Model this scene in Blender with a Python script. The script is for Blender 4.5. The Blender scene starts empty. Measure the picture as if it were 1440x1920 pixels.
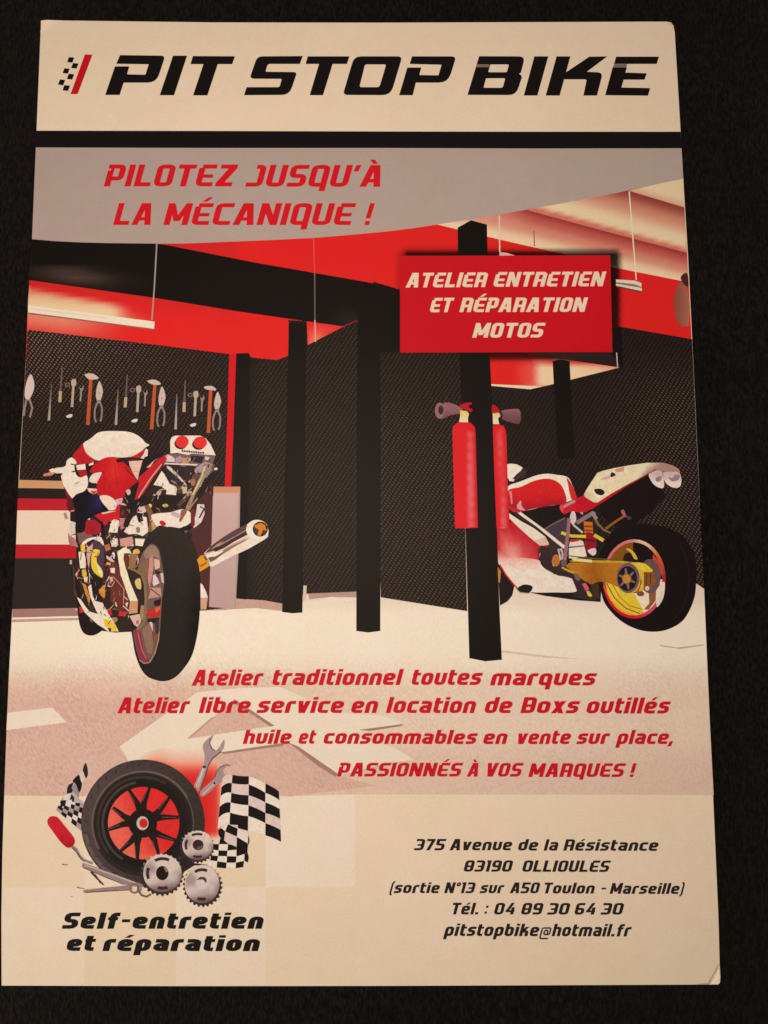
import bpy, math, random
from mathutils import Vector, Matrix
from mathutils.geometry import delaunay_2d_cdt

# ------------------------------------------------------------------ camera, light, exposure
SC = bpy.context.scene
COL = SC.collection
F_PX, RX, RY, RZ = 1450.0, 0.10028980708230292, -0.0015340061290097945, -0.004556034922056467
CW, CH = 0.148, 0.213                      # the flyer, metres; its centre is the world origin
CAM = Vector((0.079007341-CW/2, 0.080959782-CH/2, 0.168257252))
ROT = Matrix.Rotation(RZ, 3, 'Z') @ Matrix.Rotation(RY, 3, 'Y') @ Matrix.Rotation(RX, 3, 'X')
cd = bpy.data.cameras.new('camera')
cam = bpy.data.objects.new('camera', cd)
COL.objects.link(cam)
cam.matrix_world = Matrix.Translation(CAM) @ ROT.to_4x4()
cd.sensor_fit = 'VERTICAL'
cd.sensor_height = 24.0
cd.lens = 24.0 * F_PX / 1920.0
cd.clip_start = 0.01
cd.clip_end = 20.0
SC.camera = cam
cd.dof.use_dof = True
cd.dof.focus_distance = 0.168
cd.dof.aperture_fstop = 32.0

w = bpy.data.worlds.new('World')
SC.world = w
w.use_nodes = True
w.node_tree.nodes['Background'].inputs[0].default_value = (1.0, 0.80, 0.60, 1)
w.node_tree.nodes['Background'].inputs[1].default_value = 0.04


def lamp(name, loc, target, size, power, col):
    ld = bpy.data.lights.new(name, 'AREA')
    ld.shape = 'DISK'
    ld.size = size
    ld.energy = power
    ld.color = col
    o = bpy.data.objects.new(name, ld)
    o.location = loc
    o.rotation_euler = (Vector(target) - Vector(loc)).to_track_quat('-Z', 'Y').to_euler()
    COL.objects.link(o)
    return o


lamp('hanging_lamp', (-0.022, 0.008, 0.258), (-0.022, 0.008, 0), 0.13, 0.70, (1.0, 0.775, 0.57))
lamp('side_fill', (-0.235, -0.25, 0.105), (-0.06, -0.08, 0), 0.08, 0.30, (1.0, 0.80, 0.60))  # added low fill without a real source, brightens the cloth at lower left
SC.view_settings.view_transform = 'Standard'
SC.view_settings.look = 'None'
SC.view_settings.exposure = 0
SC.view_settings.gamma = 1
SC.view_settings.use_curve_mapping = False
SC.cycles.filter_width = 1.55
SC.cycles.max_bounces = 4
random.seed(7)


# ------------------------------------------------------------------ helpers
def sstep(a, b, x):
    t = min(1, max(0, (x - a) / (b - a))) if a != b else float(x > a)
    return t * t * (3 - 2 * t)


def curl(x, y):
    """the card is slightly bowed: its long edges stand a little off the cloth half way up"""
    v = 2 * y / CH
    u = x / CW
    h = (1 - v * v) * (0.0017 - 0.0011 * u)
    # two bent corners
    d = (x - (CW / 2)) + ((-CH / 2) - y) * 0.62 + 0.0022     # lower right, bent along a short crease
    if d > 0:
        k = d / 0.0022
        h += 0.0008 * (-math.sin(min(1, k * 1.15) * math.pi) * 0.75 + 0.30 * k * k)
    d = (x - CW / 2) + (y - CH / 2) + 0.0030                 # upper right, lifted
    if d > 0:
        h -= 60 * d * d
    d = (-x - CW / 2) + (y - CH / 2) * 1.2 + 0.0040
    if d > 0:
        h += 50 * d * d
    return h


THICK = 0.00032
STEP = 0.000007


def unproject(px, py):
    """where a point of the printed sheet lies: on the bowed card"""
    d = ROT @ Vector(((px - 720) / F_PX, (960 - py) / F_PX, -1))
    z = 0.0
    for _ in range(5):
        t = (z - CAM.z) / d.z
        p = CAM + d * t
        z = curl(p.x, p.y)
    return p.x, p.y


def lin(c):
    c = c / 255.0
    return c / 12.92 if c <= 0.04045 else ((c + 0.055) / 1.055) ** 2.4


REF = tuple(lin(v) for v in (242, 224, 198))


def ink(c):
    """printed colour as it looks under the warm lamp -> reflectance of the print"""
    return tuple(min(0.86, max(0.004, 0.80 * lin(v) / r)) for v, r in zip(c[:3], REF)) + ((c[3] if len(c) > 3 else 0.0),)


def mix(a, b, t):
    t = min(1, max(0, t))
    return tuple(p + (q - p) * t for p, q in zip(a, b))


def Z(ox, oy, s):
    def f(*pts):
        if len(pts) == 1 and isinstance(pts[0], list):
            pts = pts[0]
        return [(ox + x / s, oy + y / s) for x, y in pts]
    return f


def sm(pts, n=5):
    out = []
    m = len(pts)
    for i in range(m):
        p0, p1, p2, p3 = pts[i - 1], pts[i], pts[(i + 1) % m], pts[(i + 2) % m]
        for k in range(n):
            t = k / n
            out.append(tuple(0.5 * (2 * b + (c - a) * t + (2 * a - 5 * b + 4 * c - d) * t * t + (3 * b - a - 3 * c + d) * t ** 3)
                             for a, b, c, d in zip(p0, p1, p2, p3)))
    return out


def ell(cx, cy, rx, ry, rot=0, n=36, a0=0, a1=360):
    out = []
    full = a1 - a0 >= 360
    for k in range(n if full else n + 1):
        a = math.radians(a0 + (a1 - a0) * k / n)
        x, y = rx * math.cos(a), ry * math.sin(a)
        c, s = math.cos(math.radians(rot)), math.sin(math.radians(rot))
        out.append((cx + x * c - y * s, cy + x * s + y * c))
    return out


def arcband(cx, cy, r0x, r0y, r1x, r1y, a0, a1, n=14):
    return ell(cx, cy, r0x, r0y, 0, n, a0, a1) + ell(cx, cy, r1x, r1y, 0, n, a0, a1)[::-1]


def band(pts, w, w2=None):
    """a stroke along an open polyline, as one polygon"""
    L, R = [], []
    n = len(pts)
    for i, (x, y) in enumerate(pts):
        ax, ay = pts[max(0, i - 1)]
        bx, by = pts[min(n - 1, i + 1)]
        dx, dy = bx - ax, by - ay
        l = math.hypot(dx, dy) or 1
        ww = (w if w2 is None else w + (w2 - w) * i / (n - 1)) / 2
        L.append((x - dy / l * ww, y + dx / l * ww))
        R.append((x + dy / l * ww, y - dx / l * ww))
    return L + R[::-1]


def inside(p, poly):
    x, y = p
    c = False
    for (x0, y0), (x1, y1) in zip(poly, poly[1:] + poly[:1]):
        if (y0 > y) != (y1 > y) and x < (x1 - x0) * (y - y0) / (y1 - y0) + x0:
            c = not c
    return c


def link(name, me, parent=None, mat=None):
    o = bpy.data.objects.new(name, me)
    COL.objects.link(o)
    while parent is not None and parent.parent is not None and parent.parent.parent is not None:
        parent = parent.parent                      # thing > part > sub-part, no deeper
    if parent is not None:
        o.parent = parent
    if mat is not None:
        me.materials.append(mat)
    return o


def subdivide(poly, step):
    out = []
    for (x0, y0), (x1, y1) in zip(poly, poly[1:] + poly[:1]):
        n = max(1, int(math.hypot(x1 - x0, y1 - y0) / step + 0.999))
        for k in range(n):
            out.append((x0 + (x1 - x0) * k / n, y0 + (y1 - y0) * k / n))
    return out


def art(name, level, polys, parent, mat=None, grid=32, extra=None, label=None, solid=False):
    """one printed element: polygons painted in order (later ones on top), cut into one flat non-overlapping sheet
    that follows the bow of the card.  polys: [(points in picture units, colour or colour function)]"""
    vs, fs = [], []
    for pts, c in polys:
        pts = subdivide([tuple(p) for p in pts], 30)
        if sum(a[0] * b[1] - b[0] * a[1] for a, b in zip(pts, pts[1:] + pts[:1])) < 0:
            pts = pts[::-1]
        base = len(vs)
        vs += pts
        fs.append(list(range(base, base + len(pts))))
    if grid:
        x0, x1 = min(v[0] for v in vs), max(v[0] for v in vs)
        y0, y1 = min(v[1] for v in vs), max(v[1] for v in vs)
        gx, gy = int((x1 - x0) / grid), int((y1 - y0) / grid)
        vs += [(x0 + (i + .5 + .15 * (j % 2)) * (x1 - x0) / (gx + 1), y0 + (j + .5) * (y1 - y0) / (gy + 1))
               for i in range(gx + 1) for j in range(gy + 1)]
    if extra:
        vs += extra
    v2, e2, f2, ov, oe, of = delaunay_2d_cdt([Vector(v) for v in vs], [], fs, 1, 1e-4)
    verts = []
    for v in v2:
        x, y = unproject(v.x, v.y)
        verts.append((x, y, curl(x, y) + level * STEP))
    faces, cols = [], []
    for f, o in zip(f2, of):
        if not o:
            continue
        c = polys[max(o)][1]
        if c is None:
            continue
        f = list(f)
        ax, ay = verts[f[0]][:2]
        bx, by = verts[f[1]][:2]
        cx, cy = verts[f[2]][:2]
        if (bx - ax) * (cy - ay) - (by - ay) * (cx - ax) < 0:
            f = f[::-1]
        faces.append(f)
        for i in f:
            cols.append(ink(c(v2[i].x, v2[i].y) if callable(c) else c))
    me = bpy.data.meshes.new(name)
    used = sorted({i for f in faces for i in f})
    rm = {a: b for b, a in enumerate(used)}
    me.from_pydata([verts[i] for i in used], [], [[rm[i] for i in f] for f in faces])
    ca = me.color_attributes.new('ink', 'FLOAT_COLOR', 'CORNER')
    flat = [v for c in cols for v in c]
    ca.data.foreach_set('color', flat)
    o = link(name, me, parent, mat or PRINT)
    if label:
        o['label'] = label
    return o


# ------------------------------------------------------------------ materials
def new_mat(name):
    m = bpy.data.materials.new(name)
    m.use_nodes = True
    nt = m.node_tree
    return m, nt, nt.nodes['Principled BSDF']


def node(nt, t, **kw):
    n = nt.nodes.new(t)
    for k, v in kw.items():
        setattr(n, k, v)
    return n


def math_n(nt, op, a, b=None):
    n = node(nt, 'ShaderNodeMath', operation=op)
    for i, v in enumerate((a, b)):
        if v is None:
            continue
        if isinstance(v, (int, float)):
            n.inputs[i].default_value = v
        else:
            nt.links.new(v, n.inputs[i])
    return n.outputs[0]


def noise(nt, co, scale, detail=3, rough=0.6):
    n = node(nt, 'ShaderNodeTexNoise')
    nt.links.new(co, n.inputs['Vector'])
    n.inputs['Scale'].default_value = scale
    n.inputs['Detail'].default_value = detail
    n.inputs['Roughness'].default_value = rough
    return n


def print_mat(name, kind='plain'):
    G = 0.62 if kind == 'picture' else 0.22
    m, nt, bs = new_mat(name)
    L = nt.links.new
    at = node(nt, 'ShaderNodeAttribute', attribute_name='ink')
    tc = node(nt, 'ShaderNodeTexCoord')
    co = tc.outputs['Object']
    col = at.outputs['Color']
    al = at.outputs['Alpha']
    if kind == 'mesh':                       # expanded metal: rows of pale gaps in a dark sheet, alpha = how pale
        mp = node(nt, 'ShaderNodeMapping')
        L(co, mp.inputs[0])
        sx = node(nt, 'ShaderNodeSeparateXYZ')
        L(mp.outputs[0], sx.inputs[0])
        k = 2 * math.pi / 0.00088
        wob = node(nt, 'ShaderNodeVectorMath', operation='SCALE')
        L(noise(nt, co, 420, 2).outputs['Color'], wob.inputs[0])
        wob.inputs['Scale'].default_value = 0.00055
        wad = node(nt, 'ShaderNodeVectorMath', operation='ADD')
        L(mp.outputs[0], wad.inputs[0])
        L(wob.outputs[0], wad.inputs[1])
        L(wad.outputs[0], sx.inputs[0])
        u = math_n(nt, 'MULTIPLY', math_n(nt, 'ADD', sx.outputs[0], math_n(nt, 'MULTIPLY', sx.outputs[1], 1.15)), k)
        v = math_n(nt, 'MULTIPLY', math_n(nt, 'SUBTRACT', sx.outputs[0], math_n(nt, 'MULTIPLY', sx.outputs[1], 0.62)), k * 0.9)
        p = math_n(nt, 'MULTIPLY', math_n(nt, 'ADD', math_n(nt, 'SINE', u), 1.0), math_n(nt, 'ADD', math_n(nt, 'SINE', v), 1.0))
        p = math_n(nt, 'MULTIPLY', p, 0.25)
        p = math_n(nt, 'POWER', p, 1.6)
        nz = noise(nt, co, 900, 2)
        p = math_n(nt, 'MULTIPLY', p, math_n(nt, 'ADD', math_n(nt, 'MULTIPLY', nz.outputs[0], 1.3), 0.3))
        mx = node(nt, 'ShaderNodeMixRGB')
        L(math_n(nt, 'MULTIPLY', p, al), mx.inputs[0])
        L(col, mx.inputs[1])
        mx.inputs[2].default_value = ink((205, 165, 135))
        col = mx.outputs[0]
    if kind == 'floor':                      # scratched printed concrete, alpha = how worn
        mp = node(nt, 'ShaderNodeMapping')
        L(co, mp.inputs[0])
        mp.vector_type = 'TEXTURE'
        mp.inputs['Rotation'].default_value = (0, 0, math.radians(34))
        mp.inputs['Scale'].default_value = (1, 2.6, 1)
        n1 = noise(nt, mp.outputs[0], 2700, 4, 0.75)
        n2 = noise(nt, co, 90, 3)
        r = node(nt, 'ShaderNodeMapRange')
        L(n1.outputs[0], r.inputs[0])
        r.inputs[1].default_value, r.inputs[2].default_value = 0.38, 0.78
        r2 = node(nt, 'ShaderNodeMapRange')
        L(n2.outputs[0], r2.inputs[0])
        r2.inputs[1].default_value, r2.inputs[2].default_value = 0.3, 0.7
        f = math_n(nt, 'MULTIPLY', math_n(nt, 'MULTIPLY', r.outputs[0], al), math_n(nt, 'ADD', math_n(nt, 'MULTIPLY', r2.outputs[0], 0.7), 0.45))
        mx = node(nt, 'ShaderNodeMixRGB')
        L(f, mx.inputs[0])
        L(col, mx.inputs[1])
        mx.inputs[2].default_value = ink((180, 130, 110))
        col = mx.outputs[0]
    # paper mottle and fine print grain
    g1 = noise(nt, co, 2600, 2, 0.7)
    g2 = noise(nt, co, 45, 3)
    g3 = noise(nt, co, 300, 2)
    cr = node(nt, 'ShaderNodeMixRGB', blend_type='MULTIPLY')
    cr.inputs[0].default_value = 1
    cmb = node(nt, 'ShaderNodeCombineColor')
    def rng(src, a):
        return math_n(nt, 'ADD', math_n(nt, 'MULTIPLY', math_n(nt, 'SUBTRACT', src, 0.5), a), 1.0)
    if kind == 'picture':
        g4 = noise(nt, co, 1150, 3, 0.7)
        g1m = math_n(nt, 'MULTIPLY', rng(g1.outputs[0], 0.35), rng(g4.outputs[0], 0.5))
    base = math_n(nt, 'MULTIPLY', g1m if kind == 'picture' else rng(g1.outputs[0], G), rng(g2.outputs[0], 0.10))
    L(base, cmb.inputs[0])
    L(math_n(nt, 'MULTIPLY', base, rng(g3.outputs[0], 0.10)), cmb.inputs[1])
    L(math_n(nt, 'MULTIPLY', base, rng(g2.outputs[0], 0.16)), cmb.inputs[2])
    L(col, cr.inputs[1])
    L(cmb.outputs[0], cr.inputs[2])
    L(cr.outputs[0], bs.inputs['Base Color'])
    bs.inputs['Roughness'].default_value = 0.46
    bs.inputs['Specular IOR Level'].default_value = 0.055
    bp = node(nt, 'ShaderNodeBump')
    bp.inputs['Strength'].default_value = 0.12
    bp.inputs['Distance'].default_value = 0.0002
    L(noise(nt, co, 160, 3).outputs[0], bp.inputs['Height'])
    L(bp.outputs[0], bs.inputs['Normal'])
    return m


PRINT = print_mat('printed_card')
PICTURE = print_mat('printed_picture', 'picture')
MESHMAT = print_mat('printed_metal_mesh', 'mesh')
FLOORMAT = print_mat('printed_floor', 'floor')


def cloth_mat():
    m, nt, bs = new_mat('black_felt')
    L = nt.links.new
    tc = node(nt, 'ShaderNodeTexCoord')
    co = tc.outputs['Object']
    mp = node(nt, 'ShaderNodeMapping')
    L(co, mp.inputs[0])
    mp.inputs['Scale'].default_value = (1, 0.38, 1)
    n1 = noise(nt, mp.outputs[0], 1900, 4, 0.7)
    n2 = noise(nt, co, 60, 3)
    cr = node(nt, 'ShaderNodeValToRGB')
    cr.color_ramp.elements[0].position, cr.color_ramp.elements[1].position = 0.43, 0.76
    cr.color_ramp.elements[0].color = (0.0025, 0.002, 0.003, 1)
    cr.color_ramp.elements[1].color = (0.021, 0.0195, 0.019, 1)
    L(n1.outputs[0], cr.inputs[0])
    mx = node(nt, 'ShaderNodeMixRGB', blend_type='MULTIPLY')
    mx.inputs[0].default_value = 0.5
    L(cr.outputs[0], mx.inputs[1])
    L(n2.outputs[0], mx.inputs[2])
    L(mx.outputs[0], bs.inputs['Base Color'])
    bs.inputs['Roughness'].default_value = 0.95
    bs.inputs['Specular IOR Level'].default_value = 0.12
    bs.inputs['Sheen Weight'].default_value = 0.03
    bp = node(nt, 'ShaderNodeBump')
    bp.inputs['Strength'].default_value = 1.0
    bp.inputs['Distance'].default_value = 0.0006
    L(n1.outputs[0], bp.inputs['Height'])
    L(bp.outputs[0], bs.inputs['Normal'])
    return m


# ------------------------------------------------------------------ the surface the flyer lies on
def cloth():
    n = 90
    X, Y = 0.40, 0.44
    vs = []
    rnd = random.Random(3)
    ph = [(rnd.uniform(20, 60), rnd.uniform(20, 60), rnd.uniform(0, 6)) for _ in range(5)]
    for j in range(n + 1):
        for i in range(n + 1):
            x, y = -X / 2 + X * i / n, -Y / 2 + Y * j / n
            z = sum(math.sin(a * x + b * y + c) for a, b, c in ph) * 0.00004 - THICK - 0.0004
            vs.append((x, y, z))
    fs = [(j * (n + 1) + i, j * (n + 1) + i + 1, (j + 1) * (n + 1) + i + 1, (j + 1) * (n + 1) + i) for j in range(n) for i in range(n)]
    me = bpy.data.meshes.new('black_cloth')
    me.from_pydata(vs, [], fs)
    for p in me.polygons:
        p.use_smooth = True
    o = link('black_cloth', me, None, cloth_mat())
    o['kind'] = 'structure'
    o['label'] = 'black felt cloth under the flyer'


cloth()

# ------------------------------------------------------------------ lettering: a wide square italic drawn from strokes
XH = 0.76


def glyph(ch, s):
    a = s / 2
    T, B = 1 - a, a
    X = XH - a
    W = 0.56
    R = W - a
    M = 0.47
    w = 0.52
    r = w - a
    m = 0.40
    P, C, D, Q = 'p', 'c', 'd', 'r'
    acute = [(D, W * .42, 1.06, W * .42 + .16, 1.27, s * .75)]
    lacute = [(D, w * .5, XH + .07, w * .5 + .15, XH + .26, s * .75)]
    grave = [(D, W * .55, 1.05, W * .55 - .14, 1.25, s * .8)]
    if ch == 'À':
        g = glyph('A', s)
        return g[0], g[1] + grave
    if ch == 'É':
        g = glyph('E', s)
        return g[0], g[1] + acute
    if ch == 'é':
        g = glyph('e', s)
        return g[0], g[1] + lacute
    G = {
        'A': (.62, [(D, a * 1.05, 0, .26, 1, s * 1.08), (D, .62 - a * 1.05, 0, .36, 1, s * 1.08), (Q, .14, .2, .48, .2 + s * .85)]),
        'B': (W, [(Q, 0, 0, s, 1), (C, (a, B), (R, B), (R, T), (a, T)), (Q, a, M - a * .8, R, M + a * .8)]),
        'C': (.54, [(P, (.54, T), (a, T), (a, B), (.54, B))]),
        'E': (.53, [(P, (.53, T), (a, T)), (P, (a, T - a * 2.3), (a, B), (.53, B)), (Q, a, M - a * .85, .48, M + a * .85), (Q, 0, T - a * 2.6, s, T - a * .6)]),
        'I': (s, [(Q, 0, 0, s, 1)]),
        'J': (.50, [(P, (.2, T), (.50 - a, T), (.50 - a, B), (0, B))]),
        'L': (.50, [(Q, 0, 0, s * 1.2, s), (P, (a, 1), (a, B), (.50, B))]),
        'M': (.72, [(Q, 0, 0, s, 1), (Q, .72 - s, 0, .72, 1), (D, .36, .18, s * .55, 1, s * .95), (D, .36, .18, .72 - s * .55, 1, s * .95)]),
        'N': (.60, [(Q, 0, 0, s, 1), (Q, .60 - s, 0, .60, 1), (D, s * .55, 1, .60 - s * .55, 0, s * 1.1)]),
        'O': (W, [(C, (a, B), (R, B), (R, T), (a, T))]),
        'P': (.54, [(P, (0, T), (.54 - a, T), (.54 - a, .36), (a, .36)), (Q, 0, 0, s, T - a * 1.9), (Q, s * .45, .7, s, T)]),
        'Q': (W, [(P, (R, -.2), (R, T), (a, T), (a, B), (R, B))]),
        'R': (W, [(P, (0, T), (R, T), (R, .42)), (Q, 0, 0, s, T), (Q, a, .36 - a * .2, R, .36 + s * .75), (Q, R - a, 0, R + a, .42)]),
        'S': (.54, [(P, (.54, T), (a, T), (a, M + .02), (.54 - a, M + .02), (.54 - a, B), (0, B))]),
        'T': (.54, [(Q, 0, 1 - s, .54, 1), (Q, .27 - a, 0, .27 + a, 1)]),
        'U': (W, [(P, (a, 1), (a, B), (R, B), (R, 1))]),
        'V': (.58, [(D, a * 1.05, 1, .26, 0, s * 1.08), (D, .58 - a * 1.05, 1, .32, 0, s * 1.08)]),
        'Z': (.54, [(Q, .03, 1 - s, .54, 1), (Q, 0, 0, .51, s), (D, .12, s * .8, .42, 1 - s * .8, s * 1.35)]),
        'a': (w, [(P, (.04, X), (r, X), (r, 0)), (P, (r, B), (a, B), (a, m), (r, m))]),
        'b': (w, [(P, (a, 1), (a, B), (r, B), (r, X), (a, X))]),
        'c': (.46, [(P, (.46, X), (a, X), (a, B), (.46, B))]),
        'd': (w, [(P, (r, 1), (r, B), (a, B), (a, X), (r, X))]),
        'e': (w, [(P, (.50, B), (a, B), (a, X), (r, X), (r, m - .02), (.16, m - .02))]),
        'f': (.40, [(P, (.40, T), (.06 + a, T), (.06 + a, 0)), (Q, 0, XH - s * 1.0, .36, XH - s * .15)]),
        'h': (w, [(Q, 0, 0, s, 1), (P, (a, X), (r, X), (r, 0))]),
        'i': (s, [(Q, 0, 0, s, XH), (Q, 0, .84, s, 1)]),
        'k': (w, [(Q, 0, 0, s, 1), (D, .14, m - .05, .40, XH, s), (P, (.14, m - .01), (r, m - .01), (r, 0))]),
        'l': (s, [(Q, 0, 0, s, 1)]),
        'm': (.80, [(P, (a, 0), (a, X), (.80 - a, X), (.80 - a, 0)), (Q, .40 - a, 0, .40 + a, X)]),
        'n': (w, [(P, (a, 0), (a, X), (r, X), (r, 0))]),
        'o': (w, [(C, (a, B), (r, B), (r, X), (a, X))]),
        'p': (w, [(P, (a, -.26), (a, X), (r, X), (r, B), (a, B))]),
        'q': (w, [(P, (r, -.26), (r, X), (a, X), (a, B), (r, B))]),
        'r': (.38, [(P, (a, 0), (a, X), (.38, X))]),
        's': (.48, [(P, (.48, X), (a, X), (a, m), (.48 - a, m), (.48 - a, B), (0, B))]),
        't': (.36, [(P, (a + .02, .95), (a + .02, B), (.36, B)), (Q, 0, XH - s * .85, .36, XH)]),
        'u': (w, [(P, (a, XH), (a, B), (r, B), (r, XH))]),
        'v': (.52, [(D, a * 1.05, XH, .23, 0, s * 1.05), (D, .52 - a * 1.05, XH, .29, 0, s * 1.05)]),
        'x': (.52, [(D, a * 1.1, XH, .52 - a * 1.1, 0, s * 1.1), (D, a * 1.1, 0, .52 - a * 1.1, XH, s * 1.1)]),
        '0': (W, [(C, (a, B), (R, B), (R, T), (a, T))]),
        '1': (.26, [(Q, .26 - s, 0, .26, 1), (Q, 0, 1 - s * .9, .2, 1)]),
        '3': (.54, [(P, (.02, T), (.54 - a, T), (.54 - a, B), (0, B)), (Q, .14, M - a * .8, .5, M + a * .8)]),
        '4': (.56, [(D, .10, .22, .36, 1, s), (Q, .02, .20, .56, .20 + s * .85), (Q, .34, 0, .34 + s, .62)]),
        '5': (.54, [(Q, 0, M, s, 1), (P, (.54, T), (a, T), (a, M + .04), (.54 - a, M + .04), (.54 - a, B), (0, B))]),
        '6': (W, [(P, (.52, T), (a, T), (a, B), (R, B), (R, M + .02), (a, M + .02))]),
        '7': (.50, [(Q, 0, 1 - s, .50, 1), (D, .20, 0, .50 - a, 1 - s * .5, s * 1.05)]),
        '8': (W, [(C, (a, B), (R, B), (R, T), (a, T)), (Q, a, M - a * .8, R, M + a * .8)]),
        '9': (W, [(P, (.04, B), (R, B), (R, T), (a, T), (a, M), (R, M))]),
        '(': (.20, [(P, (.20, 1.08), (a * .8, .92), (a * .8, -.06), (.17, -.2))]),
        ')': (.20, [(P, (0, 1.08), (.20 - a * .8, .92), (.20 - a * .8, -.06), (.03, -.2))]),
        '-': (.34, [(Q, .02, .40, .32, .40 + s * .8)]),
        '.': (s, [(Q, 0, 0, s, s)]),
        ',': (s, [(D, a, s, a - .06, -.16, s * .9)]),
        ':': (s, [(Q, 0, .06, s, .06 + s), (Q, 0, .56, s, .56 + s)]),
        "'": (s, [(D, a, 1.0, a - .05, .70, s * .8)]),
        '!': (s, [(Q, 0, 0, s, s), (D, a, 1, a - .02, .30, s)]),
        '°': (.26, [(C, (.05, .68), (.21, .68), (.21, .94), (.05, .94))]),
        '@': (.78, [(P, (.72, -.18), (a * .8, -.18), (a * .8, X), (.74, X), (.74, .14), (.30, .14), (.30, .48), (.56, .48), (.56, .14))]),
    }
    return G[ch]


def fillet(pts, rad, closed):
    out = []
    n = len(pts)
    for i in range(n):
        if not closed and i in (0, n - 1):
            out.append(pts[i])
            continue
        p, a, b = Vector(pts[i]), Vector(pts[i - 1]), Vector(pts[(i + 1) % n])
        u, v = (a - p), (b - p)
        q = min(rad, u.length * .49, v.length * .49)
        u.normalize()
        v.normalize()
        s, e = p + u * q, p + v * q
        for k in range(4):
            t = k / 3
            out.append(tuple(s * (1 - t) ** 2 + p * 2 * t * (1 - t) + e * t * t))
    return out


def glyph_quads(ch, s):
    wd, strokes = glyph(ch, s)
    thin = s * (0.62 if ch in '()°@' else 1)
    qs = []
    for st in strokes:
        k = st[0]
        if k == 'r':
            _, x0, y0, x1, y1 = st
            qs.append([(x0, y0), (x1, y0), (x1, y1), (x0, y1)])
        elif k == 'd':
            _, x0, y0, x1, y1, ww = st
            qs.append([(x0 - ww / 2, y0), (x0 + ww / 2, y0), (x1 + ww / 2, y1), (x1 - ww / 2, y1)])
        else:
            pts = fillet(list(st[1:]), s * .62, k == 'c')
            n = len(pts)
            L = []
            for i in range(n):
                if k == 'c':
                    a, b = pts[i - 1], pts[(i + 1) % n]
                else:
                    a, b = pts[max(0, i - 1)], pts[min(n - 1, i + 1)]
                d = Vector((b[0] - a[0], b[1] - a[1])).normalized()
                o = Vector((-d.y, d.x)) * thin / 2
                p = Vector(pts[i])
                L.append((tuple(p + o), tuple(p - o)))
            for i in range(n if k == 'c' else n - 1):
                j = (i + 1) % n
                qs.append([L[i][0], L[i][1], L[j][1], L[j][0]])
    return wd, qs


def words(name, level, items, h, col, parent, s=0.19, shear=0.27, gap=0.088):
    """items: (word, left end, right end of its base line) in picture units"""
    tris, vs = [], []
    for word, (xl, yl), (xr, yr) in items:
        x = 0
        gl = []
        for ch in word:
            wd, qs = glyph_quads(ch, s)
            gl.append((x, qs))
            x += wd + gap
        nat = x - gap
        k = (xr - xl) / nat
        for ox, qs in gl:
            polys = [[(xl + (ox + px) * k + py * h * shear, yl + (yr - yl) * (ox + px) / nat - py * h) for px, py in q] for q in qs]
            pv, pf = [], []
            for q in polys:
                if sum(a[0] * b[1] - b[0] * a[1] for a, b in zip(q, q[1:] + q[:1])) < 0:
                    q = q[::-1]
                pf.append(list(range(len(pv), len(pv) + len(q))))
                pv += q
            v2, e2, f2, ov, oe, of = delaunay_2d_cdt([Vector(v) for v in pv], [], pf, 1, 1e-4)
            base = len(vs)
            vs += [(v.x, v.y) for v in v2]
            for f in f2:
                c = (sum(v2[i].x for i in f) / len(f), sum(v2[i].y for i in f) / len(f))
                if any(inside(c, q) for q in polys):
                    f = [i + base for i in f]
                    (ax, ay), (bx, by), (cx, cy) = (vs[i] for i in f[:3])
                    tris.append(f if (bx - ax) * (cy - ay) - (by - ay) * (cx - ax) < 0 else f[::-1])
    me = bpy.data.meshes.new(name)
    P = [unproject(*v) for v in vs]
    me.from_pydata([(x, y, curl(x, y) + level * STEP) for x, y in P], [], tris)
    ca = me.color_attributes.new('ink', 'FLOAT_COLOR', 'CORNER')
    ca.data.foreach_set('color', list(ink(col)) * len(me.loops))
    return link(name, me, parent, PRINT)


# ================================================================== the flyer
flyer = bpy.data.objects.new('flyer', None)
COL.objects.link(flyer)
flyer['label'] = 'glossy printed workshop flyer with bent corners lying on black cloth'
flyer['category'] = 'flyer'

WHITE = (238, 219, 193)
PAPER = (241, 216, 183)
RED = (222, 36, 38)
BLACK = (27, 22, 20)


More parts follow.
